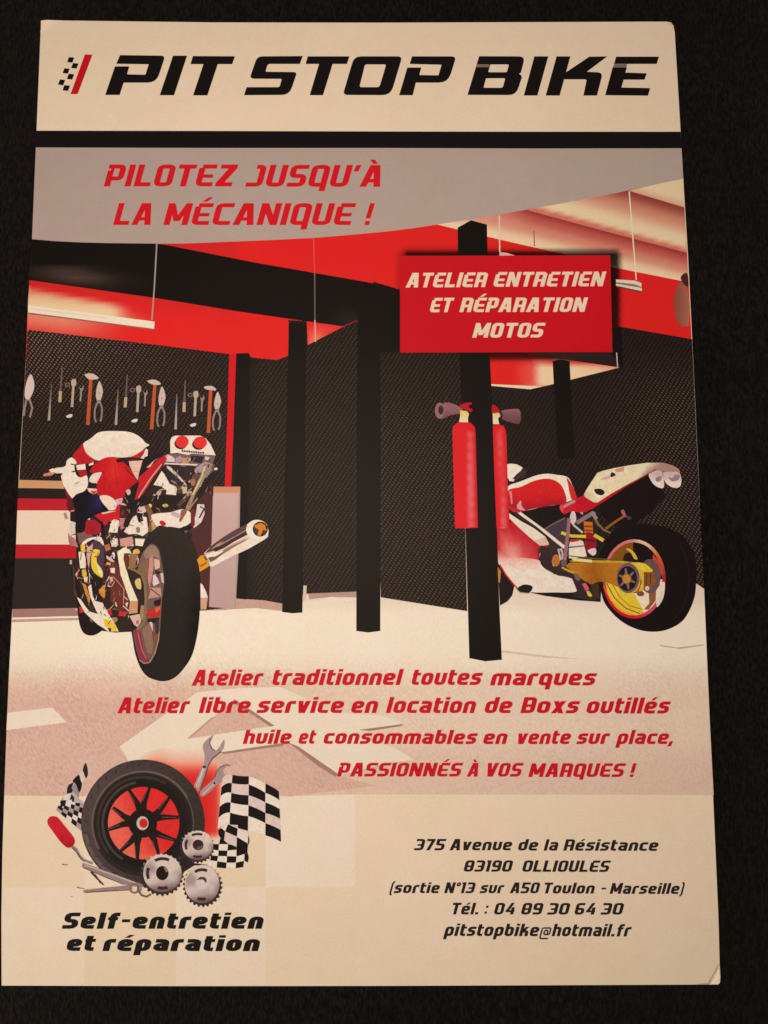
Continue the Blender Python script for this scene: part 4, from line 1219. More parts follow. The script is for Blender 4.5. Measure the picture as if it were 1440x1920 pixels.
art('tank', 7, [
    (z2(sm([(172, 236), (250, 205), (340, 170), (410, 158), (470, 165), (535, 178), (565, 225), (592, 305), (565, 325), (490, 345), (380, 362), (262, 388), (185, 380), (176, 300)])), (242, 226, 200)),
    (z2(sm([(176, 258), (250, 238), (330, 202), (410, 188), (470, 205), (510, 248), (528, 335), (440, 352), (330, 372), (262, 388), (185, 382), (172, 320)])), tank_col),
    (z2(sm([(532, 185), (562, 222), (594, 305), (565, 322), (548, 270), (540, 225)])), (208, 48, 50)),
    (z2((176, 265), (195, 268), (200, 340), (190, 345), (185, 290)), (222, 130, 130)), (z2((250, 320), (255, 355), (280, 385), (230, 380), (225, 350)), (226, 150, 148)),
    (z2((176, 355), (215, 365), (262, 388), (230, 400), (178, 372)), (196, 40, 48)),
    (z2((262, 390), (380, 364), (490, 347), (490, 380), (520, 412), (500, 432), (400, 490), (330, 440)), (30, 24, 24)),
], bike2, PICTURE)
art('shock_absorber', 7.5, [
    (z2((585, 450), (690, 385), (715, 400), (600, 470)), (140, 118, 116)),
    (z2((636, 450), (690, 455), (694, 525), (640, 522)), (206, 116, 34)), (z2((640, 475), (690, 478), (690, 488), (640, 486)), (150, 60, 36)), (z2((640, 500), (692, 502), (692, 512), (640, 510)), (150, 50, 36)),
    (z2(sm([(645, 525), (700, 530), (712, 600), (690, 640), (650, 620)])), (150, 28, 38)), (z2(band([(640, 560), (700, 572)], 12)), (90, 20, 28)),
    (z2(sm([(660, 630), (705, 615), (712, 645), (690, 660)])), (228, 206, 206)),
    (z2(band([(498, 520), (560, 540), (650, 543)], 19)), (220, 196, 54)), (z2(band([(700, 534), (758, 568)], 22)), (220, 188, 56)),
    (z2(sm([(560, 395), (580, 390), (590, 440), (570, 470), (550, 440)])), (222, 200, 196)), (z2(band([(570, 470), (630, 520)], 12)), (206, 190, 184)),
    (z2((552, 575), (600, 560), (632, 572), (640, 600), (545, 606)), (236, 214, 196)), (z2((555, 560), (630, 560), (600, 572), (560, 580)), (200, 40, 44)),
    (z2((545, 614), (640, 604), (655, 664), (590, 676), (545, 676)), (238, 222, 196)), (z2(band([(545, 608), (640, 600)], 5)), (90, 80, 76)),
    (z2(band([(546, 430), (540, 520), (516, 705)], 20, 24)), (160, 108, 112)), (z2(sm([(500, 690), (530, 690), (525, 725), (500, 720)])), (110, 88, 92)),
    (z2((620, 360), (635, 370), (630, 410), (615, 400)), (226, 150, 146)),
], bike2, PICTURE)
art('seat', 8, [
    (z2(sm([(488, 365), (530, 332), (600, 308), (645, 290), (705, 325), (722, 335), (690, 365), (620, 395), (560, 388), (515, 405)])), (212, 30, 42)),
    (z2(band([(512, 362), (545, 343), (582, 325)], 15)), (172, 150, 148)),
    (z2(sm([(488, 365), (500, 345), (512, 365), (508, 398)])), (226, 70, 76)),
], bike2, PICTURE)


def cowl_col(x, y):
    c = mix((238, 220, 180), (226, 196, 172), sstep(935, 925, y) * 0 + sstep(1100, 1090, x))
    c = mix(c, (172, 138, 120), sstep(1211, 1219, x + (y - 875) * .5))
    return mix(c, (208, 160, 140), .8 * math.exp(-((x - 1100) / 8) ** 2 - ((y - 934) / 8) ** 2))


art('tail_cowl', 9, [
    (z3((240, 520), (560, 300), (880, 150), (960, 330), (1000, 420), (860, 600), (700, 700), (560, 830), (360, 700), (280, 620)), (30, 21, 21)),
    (z3((885, 120), (862, 152), (560, 318), (300, 492), (180, 562), (105, 605), (0, 565), (0, 500), (90, 408), (200, 492), (240, 492), (400, 390), (800, 180)), (200, 24, 40)),
    (z3([(88, 402), (110, 360), (140, 310), (240, 160), (300, 138), (420, 108), (620, 72), (800, 47), (980, 46), (1080, 74), (1150, 112), (1168, 140), (1165, 165), (1060, 150), (960, 145), (885, 122), (800, 172), (560, 300), (400, 390), (240, 494), (200, 492), (100, 432)]), cowl_col),
    (z3(sm([(200, 350), (255, 338), (300, 350), (322, 385), (285, 412), (225, 395)])), (40, 30, 28)),
    (z3((178, 350), (200, 352), (225, 398), (285, 425), (262, 450), (220, 420)), (246, 232, 214)),
    (z3(sm([(385, 185), (400, 155), (425, 160), (446, 182), (420, 200), (395, 208)])), (54, 40, 38)),
    (z3(sm([(430, 128), (500, 100), (540, 96), (532, 140), (460, 148)])), (216, 150, 136)),
    (z3(sm([(270, 230), (330, 205), (380, 190), (370, 220), (310, 240)])), (222, 176, 160)),
], bike2, PICTURE)
for pts, pts2 in (
        ([(815, 185), (860, 150), (910, 132), (968, 150), (985, 215), (985, 322), (930, 325), (865, 280)], [(890, 230), (925, 200), (965, 205), (950, 250), (910, 260)]),
        ([(972, 160), (1060, 148), (1160, 160), (1184, 250), (1162, 318), (1095, 326), (1020, 285), (985, 220)], [(1040, 210), (1090, 215), (1110, 180), (1165, 185), (1150, 240), (1080, 256)])):
    art('tail_pipe', 10.5, [(z3(sm(pts)), lambda x, y: mix((214, 180, 174), (240, 222, 206), sstep(890, 905, y))), (z3(sm(pts2)), (160, 132, 142))], bike2, PICTURE)
art('plate_holder', 10, [
    (z3(band([(330, 790), (440, 710), (560, 632)], 26)), (150, 92, 44)), (z3(band([(185, 610), (240, 730), (310, 800), (385, 835)], 34, 18)), (134, 104, 60)), (z3(band([(180, 605), (230, 680)], 40)), (160, 134, 120)),
    (z3(sm([(505, 595), (535, 575), (560, 640), (545, 655)])), (176, 100, 92)), (z3(sm([(560, 640), (620, 660), (600, 690), (570, 670)])), (76, 66, 68)),
], bike2, PICTURE)
wheel2 = art('rear_wheel', 8.5, [
    (z2(sm([(790, 540), (740, 640), (733, 760), (750, 915), (800, 1000), (880, 1072), (980, 1117), (1080, 1127), (1170, 1106), (1252, 1050), (1310, 935), (1326, 820), (1322, 680), (1260, 560), (1120, 480), (900, 470)])), (27, 21, 20)),
    (z2(arcband(1080, 800, 200, 290, 206, 296, -50, 60)), (38, 30, 27)),
], bike2, PICTURE)


def rim_col(x, y):
    X, Y = (x - 980) * 4.2353 - 885, (y - 980) * 4.2353 - 447
    a = math.degrees(math.atan2(-Y / 313, X / 247))
    stops = [(-180, (214, 60, 64)), (-130, (212, 24, 42)), (-90, (214, 26, 46)), (-60, (212, 70, 84)), (-25, (214, 84, 92)), (0, (170, 44, 44)), (22, (196, 78, 64)), (42, (222, 110, 40)), (58, (226, 180, 140)), (75, (228, 200, 176)), (95, (216, 130, 120)),
             (140, (222, 110, 108)), (180, (214, 60, 64))]
    for (a0, c0), (a1, c1) in zip(stops, stops[1:]):
        if a0 <= a <= a1:
            return mix(c0, c1, (a - a0) / (a1 - a0))
    return stops[0][1]


art('rim', 9, [
    (z4(ell(885, 447, 250, 315)), rim_col),
    (z4(ell(882, 446, 225, 290)), (30, 22, 21)),
    (z4(ell(882, 446, 225, 290, 0, 26, 180, 268) + [(880, 440)]), (138, 82, 30)),
    (z4([(880, 440), (1107, 450)] + ell(882, 446, 225, 290, 0, 16, 2, 70)), (240, 222, 196)),
    (z4([(655, 470), (880, 560), (960, 690)] + ell(882, 446, 225, 290, 0, 20, 72, 174)), (230, 198, 56)),
    (z4([(880, 560), (1000, 560), (1040, 640), (960, 700), (905, 600)]), (242, 224, 190)),
    (z4(band([(665, 480), (730, 600), (820, 680), (930, 722)], 9)), (150, 92, 34)), (z4(band([(700, 470), (770, 590), (850, 660), (950, 690)], 7)), (170, 112, 40)), (z4(band([(640, 500), (700, 620), (800, 710), (900, 738)], 6)), (232, 120, 50)),
    (z4([(1000, 560), (1060, 500), (1055, 620), (1000, 690), (960, 690), (1005, 640)]), (150, 90, 60)),
    (z4(sm([(1105, 480), (1128, 480), (1118, 590), (1070, 670), (1060, 620), (1090, 560)])), (236, 212, 190)),
    (z4(sm([(820, 210), (850, 208), (890, 245), (910, 290), (885, 285), (860, 240)])), (220, 190, 60)), (z4(sm([(810, 250), (850, 240), (880, 290), (870, 310), (800, 305)])), (44, 30, 24)),
    (z4([(1035, 250), (1075, 300), (1115, 390), (1108, 430), (1080, 360), (1030, 290)]), (200, 70, 60)),
], wheel2, PICTURE)
art('swingarm', 10.3, [
    (z4([(340, 345), (370, 318), (800, 312), (870, 320), (960, 340), (950, 560), (840, 548), (660, 470), (600, 470), (545, 492), (440, 430)]), lambda x, y: mix((186, 118, 36), (158, 92, 30), math.exp(-((x - 1118) / 16) ** 2))),
    (z4([(370, 300), (560, 298), (800, 305), (870, 315), (800, 322), (560, 316), (390, 312)]), (196, 160, 44)), (z4([(380, 278), (550, 295), (550, 318), (400, 300)]), (238, 216, 150)),
    (z4(band([(350, 262), (560, 285), (800, 300)], 9)), (104, 90, 44)),
    (z4([(150, 190), (205, 200), (240, 340), (290, 390), (440, 420), (490, 480), (620, 600), (560, 620), (390, 590), (430, 540), (390, 440), (250, 410), (170, 350), (130, 290)]), (56, 42, 42)),
    (z4(band([(310, 355), (370, 385), (430, 405)], 16)), (206, 164, 50)), (z4(sm([(405, 400), (440, 410), (455, 460), (420, 450)])), (120, 98, 94)),
    (z4([(470, 485), (500, 478), (525, 520), (520, 552), (495, 535)]), (214, 90, 110)), (z4([(505, 545), (530, 545), (552, 580), (540, 590), (518, 580)]), (220, 196, 70)),
    (z4([(540, 490), (600, 480), (610, 600), (570, 590)]), (70, 50, 32)),
], bike2, PICTURE)
art('brake_caliper', 11, [
    (z4(ell(1010, 425, 86, 136)), (112, 82, 76)),
    (z4(sm([(865, 318), (960, 322), (1015, 360), (1030, 385), (990, 400), (930, 395), (880, 350)])), (228, 200, 52)),
    (z4([(920, 340), (960, 400), (962, 520), (920, 560), (945, 470)]), (222, 186, 52)),
    (z4([(960, 390), (1040, 395), (1055, 470), (1010, 520), (960, 510)]), (146, 86, 36)), (z4(band([(985, 400), (980, 500)], 9)), (90, 52, 40)), (z4(band([(1015, 395), (1012, 490)], 9)), (90, 52, 40)),
    (z4(ell(988, 522, 17, 19)), (232, 196, 176)), (z4(ell(1075, 490, 14, 16)), (120, 80, 90)), (z4(ell(935, 565, 30, 20)), (120, 80, 60)),
], bike2, PICTURE)
art('wheel_hub', 12, [
    (z4(ell(836, 440, 92, 120)), (122, 92, 90)), (z4(arcband(836, 440, 92, 120, 100, 128, -60, 70)), (222, 188, 60)), (z4(ell(830, 444, 76, 98)), (38, 29, 30)),
] + [(z4(band([(828 + 34 * math.cos(a), 446 + 40 * math.sin(a)), (828 + 66 * math.cos(a), 446 + 84 * math.sin(a))], 20, 14)), (134, 106, 106)) for a in [math.radians(20 + k * 60) for k in range(6)]]
    + [(z4(ell(825, 446, 38, 42)), (140, 96, 50)), (z4(ell(824, 446, 31, 35)), (196, 138, 56))], bike2, PICTURE)

# ------------------------------------------------------------------ fire extinguishers on the front post
ez = Z(780, 720, 5.143)


def ext_col(hx0, hx1):
    def f(x, y):
        X = (x - 780) * 5.143 - ((y - 720) * 5.143 - 480) * .027
        c = (224, 34, 40)
        c = mix(c, (232, 118, 118), .85 * math.exp(-((X - (hx0 + hx1) / 2) / ((hx1 - hx0) * .46)) ** 2) * sstep(430, 500, (y - 720) * 5.143))
        return mix(c, (178, 22, 30), .5 * sstep(hx1 + 18, hx1 + 48, X))
    return f


for horn, mouth, lever, neck, body, hl in (
        ([(270, 180), (430, 225), (440, 280), (340, 300), (240, 335)], (228, 258, 46, 78), [(420, 225), (450, 190), (525, 178), (540, 192), (505, 210), (520, 235), (545, 245), (530, 272), (480, 250)], [(425, 255), (490, 262), (512, 290), (500, 330), (503, 370), (415, 368), (425, 310)],
         [(350, 460), (356, 410), (400, 372), (460, 366), (525, 374), (566, 415), (574, 460), (585, 900), (597, 1385), (480, 1392), (376, 1390), (362, 900)], (492, 532)),
        ([(815, 262), (960, 240), (1000, 255), (1012, 310), (1000, 375), (960, 382), (830, 340)], None, [(735, 205), (770, 215), (800, 250), (798, 278), (735, 280)], [(738, 280), (798, 275), (812, 310), (790, 335), (802, 388), (742, 388)],
         [(740, 396), (800, 392), (845, 405), (866, 450), (872, 520), (885, 1000), (905, 1385), (840, 1394), (776, 1392), (756, 900)], (795, 835))):
    e = art('fire_extinguisher', 12, [(ez(body), ext_col(*hl))], flyer, grid=10, label='printed red fire extinguisher hanging on the %s side of the black post' % ('left' if mouth else 'right'))
    art('horn', 13, [(ez(sm(horn, 3)), lambda x, y: mix((146, 98, 98), (112, 70, 72), sstep(765, 790, y)))] + ([(ez(ell(mouth[0], mouth[1], mouth[2], mouth[3])), (150, 106, 104)), (ez(ell(mouth[0] + 12, mouth[1] - 6, 26, 44)), (66, 42, 42))] if mouth else [(ez(band([(812, 262), (830, 300), (815, 335)], 16)), (54, 26, 30))]), e)
    art('lever', 14, [(ez(sm(lever, 3)), (188, 26, 36))], e)
    art('valve', 14, [(ez(neck), lambda x, y: mix((224, 204, 120), (236, 220, 186), sstep(776, 790, y)))], e)

# ------------------------------------------------------------------ red sign board
sign = art('sign_picture', 15, [([(749.5, 480), (950, 479.5), (1144, 479), (1146, 570), (1148, 660.5), (950, 661), (750.5, 661.5)], lambda x, y: mix((206, 24, 34), (200, 20, 32), (y - 480) / 180))], flyer, label='printed red sign board with cream lettering')
CRM = (236, 212, 180)
words('sign_lettering', 16, [('ATELIER', (760.5, 539.5), (909, 538.5)), ('ENTRETIEN', (923.7, 538), (1129.4, 537))], 27.5, CRM, sign, s=.196)
words('sign_lettering', 16, [('ET', (804.7, 586), (845, 585.5)), ('RÉPARATION', (861, 585.5), (1095.3, 585))], 27, CRM, sign, s=.196)
words('sign_lettering', 16, [('MOTOS', (885.2, 633.5), (1015.6, 633))], 27.5, CRM, sign, s=.196)

# ------------------------------------------------------------------ service lines
SR = (205, 24, 40)
words('services_lettering', 16, [('Atelier', (359.3, 1285.7), (488.5, 1285)), ('traditionnel', (508.3, 1284.7), (749.5, 1284.2)), ('toutes', (769.3, 1284.2), (899.3, 1284.3)), ('marques', (918.3, 1285), (1113.3, 1285))], 30, SR, flyer, s=.198)
words('services_lettering', 16, [('Atelier', (220, 1337.5), (351, 1337.2)), ('libre', (372.3, 1337), (466, 1337)), ('service', (480.7, 1336.8), (641, 1336.8)), ('en', (656.7, 1336.8), (705, 1336.8)), ('location', (723.3, 1336.8), (888.3, 1337)),
                                 ('de', (906.7, 1337), (956.7, 1337)), ('Boxs', (975, 1337), (1081.7, 1337.4)), ('outillés', (1097.7, 1337.5), (1251.7, 1337.8))], 30, SR, flyer, s=.198)
words('services_lettering', 16, [('huile', (455, 1394.7), (543.3, 1394.5)), ('et', (558.3, 1394.5), (588.3, 1394.5)), ('consommables', (605, 1394.5), (890.7, 1395)), ('en', (904.3, 1395), (947.7, 1395)), ('vente', (966.7, 1395), (1066.7, 1395)),
                                 ('sur', (1080, 1395), (1138.7, 1395)), ('place,', (1155, 1395), (1261, 1395))], 26.5, SR, flyer, s=.2)
words('services_lettering', 16, [('PASSIONNÉS', (631.7, 1455.7), (861.7, 1455.7)), ('À', (875, 1456), (895, 1456)), ('VOS', (908, 1456), (975, 1456)), ('MARQUES', (990, 1456.7), (1166.7, 1456.7)), ('!', (1180, 1456.7), (1186.7, 1456.7))], 25.7, SR, flyer, s=.2)

# ------------------------------------------------------------------ address block
AB = (44, 37, 34)
words('address_lettering', 1, [('375', (775.8, 1594.4), (831.5, 1594.4)), ('Avenue', (842.5, 1594.4), (957.5, 1594.5)), ('de', (970, 1594.7), (1006.5, 1595)), ('la', (1019, 1595), (1044, 1595)), ('Résistance', (1055.8, 1595), (1231.7, 1595.6))], 21.5, AB, flyer, s=.198)
words('address_lettering', 1, [('83190', (868.3, 1634.4), (957.5, 1634.5)), ('OLLIOULES', (978, 1634.6), (1140, 1635))], 21.5, AB, flyer, s=.198)
words('address_lettering', 1, [('(sortie', (729.4, 1674.6), (822, 1674.8)), ('N°13', (832.5, 1674.8), (887.7, 1674.8)), ('sur', (899, 1674.8), (942, 1675)), ('A50', (955.4, 1675), (1008.5, 1675)), ('Toulon', (1016.6, 1675.3), (1112.5, 1675.6)), ('-', (1124.6, 1675.8), (1134.4, 1675.8)),
                               ('Marseille)', (1142.7, 1676), (1280, 1676.3))], 20.5, AB, flyer, s=.2)
words('address_lettering', 1, [('Tél.', (844, 1714.6), (896, 1714.6)), (':', (907.5, 1714.6), (912, 1714.6)), ('04', (925.2, 1714.7), (962.7, 1714.8)), ('89', (975.8, 1714.8), (1014.6, 1714.9)), ('30', (1025.4, 1715), (1064.6, 1715)), ('64', (1076, 1715), (1114, 1715)), ('30', (1125.6, 1715), (1165.6, 1715))], 22, AB, flyer, s=.198)
words('address_lettering', 1, [('pitstopbike', (832, 1755), (1008, 1755.5)), ('@', (1011, 1755.5), (1030, 1755.5)), ('hotmail.fr', (1034, 1755.5), (1180, 1756))], 23.5, AB, flyer, s=.2)

# ------------------------------------------------------------------ repair emblem: tyre, cogs, tools and flags
e5, e6, e7 = Z(80, 1380, 5.5385), Z(290, 1360, 5.5385), Z(100, 1540, 4.2353)


def glow_col(x, y):
    c = (239, 221, 196)
    k = sstep(1394, 1470, y + max(0, 330 - x) * .22) * sstep(1582, 1556, y) * sstep(262, 312, x + (y - 1400) * .6) * sstep(422, 404, x)
    return mix(mix(c, (240, 150, 120), min(1, k * 1.6)), mix((220, 44, 40), (232, 90, 70), sstep(385, 415, x) * .7), sstep(.4, 1.0, k))


em = art('repair_emblem', 5, [([(262, 1416), (300, 1403), (345, 1400), (378, 1404), (402, 1420), (418, 1450), (419, 1500), (416, 1560), (408, 1584), (370, 1586), (300, 1560), (262, 1480)], glow_col)], flyer, grid=6)
art('screwdriver', 6.6, [
    (e5(band([(300, 1140), (345, 1175), (385, 1250), (430, 1290), (520, 1322)], 30, 24)), (150, 126, 120)), (e5(band([(305, 1160), (370, 1225), (400, 1278), (430, 1300)], 9)), (66, 54, 52)),
    (e5(band([(500, 1405), (560, 1460), (600, 1530)], 20, 10)), (84, 66, 62)),
    (e5(sm([(52, 870), (75, 840), (110, 832), (160, 848), (220, 920), (285, 1000), (325, 1055), (335, 1105), (300, 1152), (250, 1156), (180, 1092), (100, 982), (55, 920)])), lambda x, y: mix((206, 36, 50), (182, 28, 42), sstep(1560, 1585, y))),
    (e7(band([(300, 402), (350, 455), (400, 505)], 16, 12)), (66, 52, 50)),
], em, PICTURE)


def tire_col(x, y):
    a = math.atan2(y - 1543, x - 268)
    return mix((60, 50, 46), (84, 70, 66), .5 - .5 * math.cos(a - .2))


tyre = art('tyre', 7, [
    (ell(268.2, 1543.5, 116.2, 119.5, 0, 72), tire_col),
    (ell(268.2, 1543.5, 97, 99, 0, 60), (50, 42, 38)), (arcband(268.2, 1543.5, 97, 99, 93, 95, 150, 330, 40), (104, 90, 84)), (arcband(268.2, 1543.5, 96, 98, 93.5, 95.5, -30, 60, 24), (92, 80, 74)),
    (ell(268, 1543.5, 89, 91, 0, 60), (42, 35, 32)), (arcband(268, 1543.5, 87, 89, 82, 84, 140, 300, 40), (62, 52, 48)),
    (ell(268, 1543.5, 80, 82, 0, 60), (38, 31, 29)), (arcband(268, 1543.5, 78, 80, 73, 75, 120, 260, 30), (72, 62, 58)),
    (arcband(268, 1543.5, 113, 116, 106, 110, 100, 170, 26), (104, 88, 84)),
] + [(band([(268.2 + (104 + 9 * (k % 2)) * math.cos(t), 1543.5 + (107 + 9 * (k % 2)) * math.sin(t)), (268.2 + (110 + 5 * (k % 2)) * math.cos(t + .05), 1543.5 + (113 + 5 * (k % 2)) * math.sin(t + .05))], 1.5), (46, 38, 36)) for k, t in enumerate([i * .105 for i in range(60)])], em, PICTURE)


def disc_col(x, y):
    c = mix((236, 104, 84), (224, 48, 46), sstep(205, 300, x - (y - 1543) * .5))
    return mix(c, (236, 120, 96), sstep(1590, 1612, y) * .5)


rim = art('rim', 8, [(ell(269.5, 1543.2, 67, 67.8, 0, 60), disc_col)], tyre, PICTURE, grid=10)
spokes = []
for pts, hub in (((900, 568), (1110, 540)), 0), (((1312, 640), (1402, 845)), 0), (((1372, 1078), (1200, 1215)), 0), (((985, 1282), (808, 1192)), 0), (((690, 972), (738, 745)), 0):
    (ax, ay), (bx, by) = pts
    mx_, my_ = (ax + bx) / 2 - 1040, (ay + by) / 2 - 905
    for px, py in pts:
        ox, oy = 1040 + mx_ * .40, 905 + my_ * .40
        spokes.append((e5(band([(1040 + mx_ * .25, 905 + my_ * .25), (ox + (px - ox) * .35, oy + (py - oy) * .35), (px + (px - 1040) * .03, py + (py - 905) * .03)], 88, 34)), (38, 32, 30)))
        spokes.append((e5(band([(ox + (px - ox) * .4 - 20, oy + (py - oy) * .4), (px - 16, py)], 5)), (120, 96, 84)))
spokes += [(e5(ell(1040, 905, 150, 152)), (36, 30, 28)), (e5(ell(1038, 905, 62, 72)), (206, 186, 168)), (e5(ell(1048, 905, 44, 48)), (206, 40, 48))]
art('spokes', 9, spokes, tyre, PICTURE)
art('ground_shade', 9.2, [(e7([(500, 400), (700, 470), (720, 330), (850, 270), (1010, 300), (1030, 220), (1110, 330), (1230, 345), (1120, 350), (1040, 400), (1000, 480), (760, 520), (690, 468)]), (48, 40, 38))], em, PICTURE)


def cog(cx, cy, rx, ry, hole, slots, teeth_to, lv, grey):
    T = []
    n = 26
    for k in range(n * 4):
        a = 2 * math.pi * k / (n * 4)
        r = 1.0 if (k % 4) in (1, 2) else .91
        T.append((cx + (4 if teeth_to else -6) + rx * 1.15 * r * math.cos(a), cy + 12 + ry * 1.13 * r * math.sin(a)))

    def tc(x, y):
        Y = (y - 1540) * 4.2353
        return mix((206, 182, 168), (62, 48, 46), sstep(cy - ry * .9, cy - ry * .1, Y))

    def fc(x, y):
        X, Y = (x - 100) * 4.2353, (y - 1540) * 4.2353
        c = mix((222, 202, 186), (176, 146, 142), sstep(-.1, .9, ((X - cx) / rx * .35 + (Y - cy) / ry * .9)))
        th = math.atan2((Y - cy) / ry, (X - cx) / rx)
        c = mix(c, (128, 104, 100), .55 * max(0, math.sin(2 * th + .9)) ** 1.5 * sstep(.2, .6, math.hypot((X - cx) / rx, (Y - cy) / ry)))
        c = mix(c, (112, 88, 86), sstep(.45, 1.0, (Y - cy) / ry + .1 * (X - cx) / rx))
        return mix(c, (240, 226, 214), .7 * math.exp(-((X - cx - rx * .55) / (rx * .25)) ** 2 - ((Y - cy - ry * .2) / (ry * .3)) ** 2))
    P = [(e7(T), tc), (e7(ell(cx, cy, rx, ry)), fc), (e7(arcband(cx, cy, rx, ry, rx * .95, ry * .95, 150, 330)), (226, 206, 190))]
    for a0, a1 in slots:
        P.append((e7(arcband(cx, cy, rx * .86, ry * .86, rx * .70, ry * .70, a0, a1)), (62, 48, 46)))
    P += hole
    return art('cog_wheel', lv, P, em, PICTURE, grid=5)


cog(1148, 190, 122, 116, [(e7(ell(1150, 186, 44, 42)), (60, 46, 44)), (e7(sm([(1150, 200), (1185, 190), (1190, 210), (1165, 228), (1140, 222)])), (104, 82, 78))], [(158, 208), (240, 292), (70, 112)], False, 11, 0)
cog(1182, 500, 138, 150, [(e7(ell(1182, 490, 46, 52)), (222, 202, 194)), (e7(sm([(1140, 465), (1170, 440), (1212, 450), (1215, 490), (1190, 462), (1160, 462)])), (84, 62, 60))], [(238, 292), (75, 110)], True, 12, 0)
cog(868, 412, 152, 150, [(e7(ell(866, 410, 50, 57)), (40, 31, 30)), (e7(sm([(880, 365), (905, 370), (908, 400), (893, 395)])), (150, 124, 118))], [(158, 202), (240, 296), (70, 108)], False, 13, 0)
SPN = (170, 144, 140)
art('spanner', 6, [
    (e6(sm([(612, 100), (578, 120), (512, 182), (500, 235), (518, 300), (516, 370), (500, 415), (412, 620), (430, 650), (452, 684), (482, 640), (540, 460), (562, 400), (640, 320), (702, 262), (725, 205), (722, 145), (692, 190), (664, 235), (625, 265), (590, 232), (578, 180), (598, 140)], 3)), SPN),
    (e6(band([(578, 130), (572, 190), (595, 240), (630, 268)], 12)), (110, 88, 86)), (e6(band([(690, 270), (600, 345), (560, 410), (520, 540), (470, 670)], 12)), (96, 74, 72)),
    (e6(band([(512, 428), (470, 540), (430, 630)], 10)), (222, 204, 190)), (e6(band([(520, 440), (478, 560), (450, 640)], 16)), (196, 174, 168)), (e6(sm([(498, 425), (528, 418), (532, 440), (505, 445)])), (80, 60, 58)),
], em, PICTURE)
art('spanner', 6.4, [
    (e6(sm([(790, 418), (740, 407), (680, 428), (642, 478), (630, 540), (590, 580), (480, 680), (488, 740), (562, 700), (640, 622), (700, 590), (735, 540), (712, 470), (742, 432)], 3)), SPN),
    (e6(band([(785, 415), (740, 408), (682, 430), (642, 480), (628, 540)], 8)), (100, 80, 78)), (e6(band([(500, 720), (570, 650), (640, 590)], 12)), (206, 186, 178)), (e6(ell(622, 600, 12, 12)), (50, 38, 36)),
], em, PICTURE)
art('steel_bar', 9.6, [
    (e7(sm([(232, 345), (250, 333), (450, 405), (660, 482), (712, 505), (695, 522), (560, 500), (400, 440), (240, 368)], 3)), (158, 132, 124)), (e7(band([(250, 345), (450, 415), (660, 492)], 9)), (206, 182, 170)), (e7(band([(240, 368), (400, 436), (560, 500)], 7)), (96, 76, 72)),
], em, PICTURE)
art('ring_spanner', 10, [
    (e7(sm([(240, 548), (300, 538), (560, 510), (620, 508), (622, 546), (560, 550), (300, 566), (250, 568)], 3)), (160, 130, 122)), (e7(band([(260, 562), (420, 552), (600, 544)], 6)), (100, 76, 74)),
    (e7(arcband(645, 532, 44, 42, 30, 26, 0, 355, 30)), (140, 110, 106)), (e7(band([(676, 500), (672, 545), (700, 585), (740, 598), (775, 578)], 16)), (120, 92, 94)),
    (e7(band([(655, 485), (700, 520), (690, 560)], 12)), (150, 124, 118)), (e7(band([(185, 522), (215, 530), (250, 535)], 8, 4)), (110, 86, 84)), (e7(band([(70, 340), (95, 346), (118, 342)], 8, 5)), (110, 92, 84)), (e7(band([(135, 598), (155, 596)], 5)), (170, 140, 130)),
], em, PICTURE)

# chequered flags
BK, WH = (32, 27, 27), (240, 224, 200)


def wcol(i):
    return WH if i % 3 else (226, 200, 188)


cols_x = [(705, 655), (808, 778), (980, 970), (1150, 1150), (1290, 1312)]
rows_y = [[545, 640, 735, 845, 960, 1075], [513, 600, 700, 800, 905, 1030], [528, 612, 725, 828, 942, 1095], [604, 700, 800, 910, 1015, 1142], [685, 775, 868, 970, 1085, 1208]]
fp = []
for i in range(4):
    for j in range(5):
        def P(a, b):
            x0, x1 = cols_x[a]
            return (x0 + (x1 - x0) * b / 5, rows_y[a][b])
        a, b, c, d = P(i, j), P(i + 1, j), P(i + 1, j + 1), P(i, j + 1)
        up = 18 if i in (0,) else (-6 if i == 1 else 6)

        def edge(p, q, k):
            return [(p[0] + (q[0] - p[0]) * t, p[1] + (q[1] - p[1]) * t - k * 4 * t * (1 - t)) for t in (0, .25, .5, .75)]
        poly = edge(a, b, up) + [b] + [c] + edge(d, c, up)[::-1]
        black = (i + j) % 2 == 1
        fp.append((e6(poly), BK if black else wcol(i * 2 + j)))
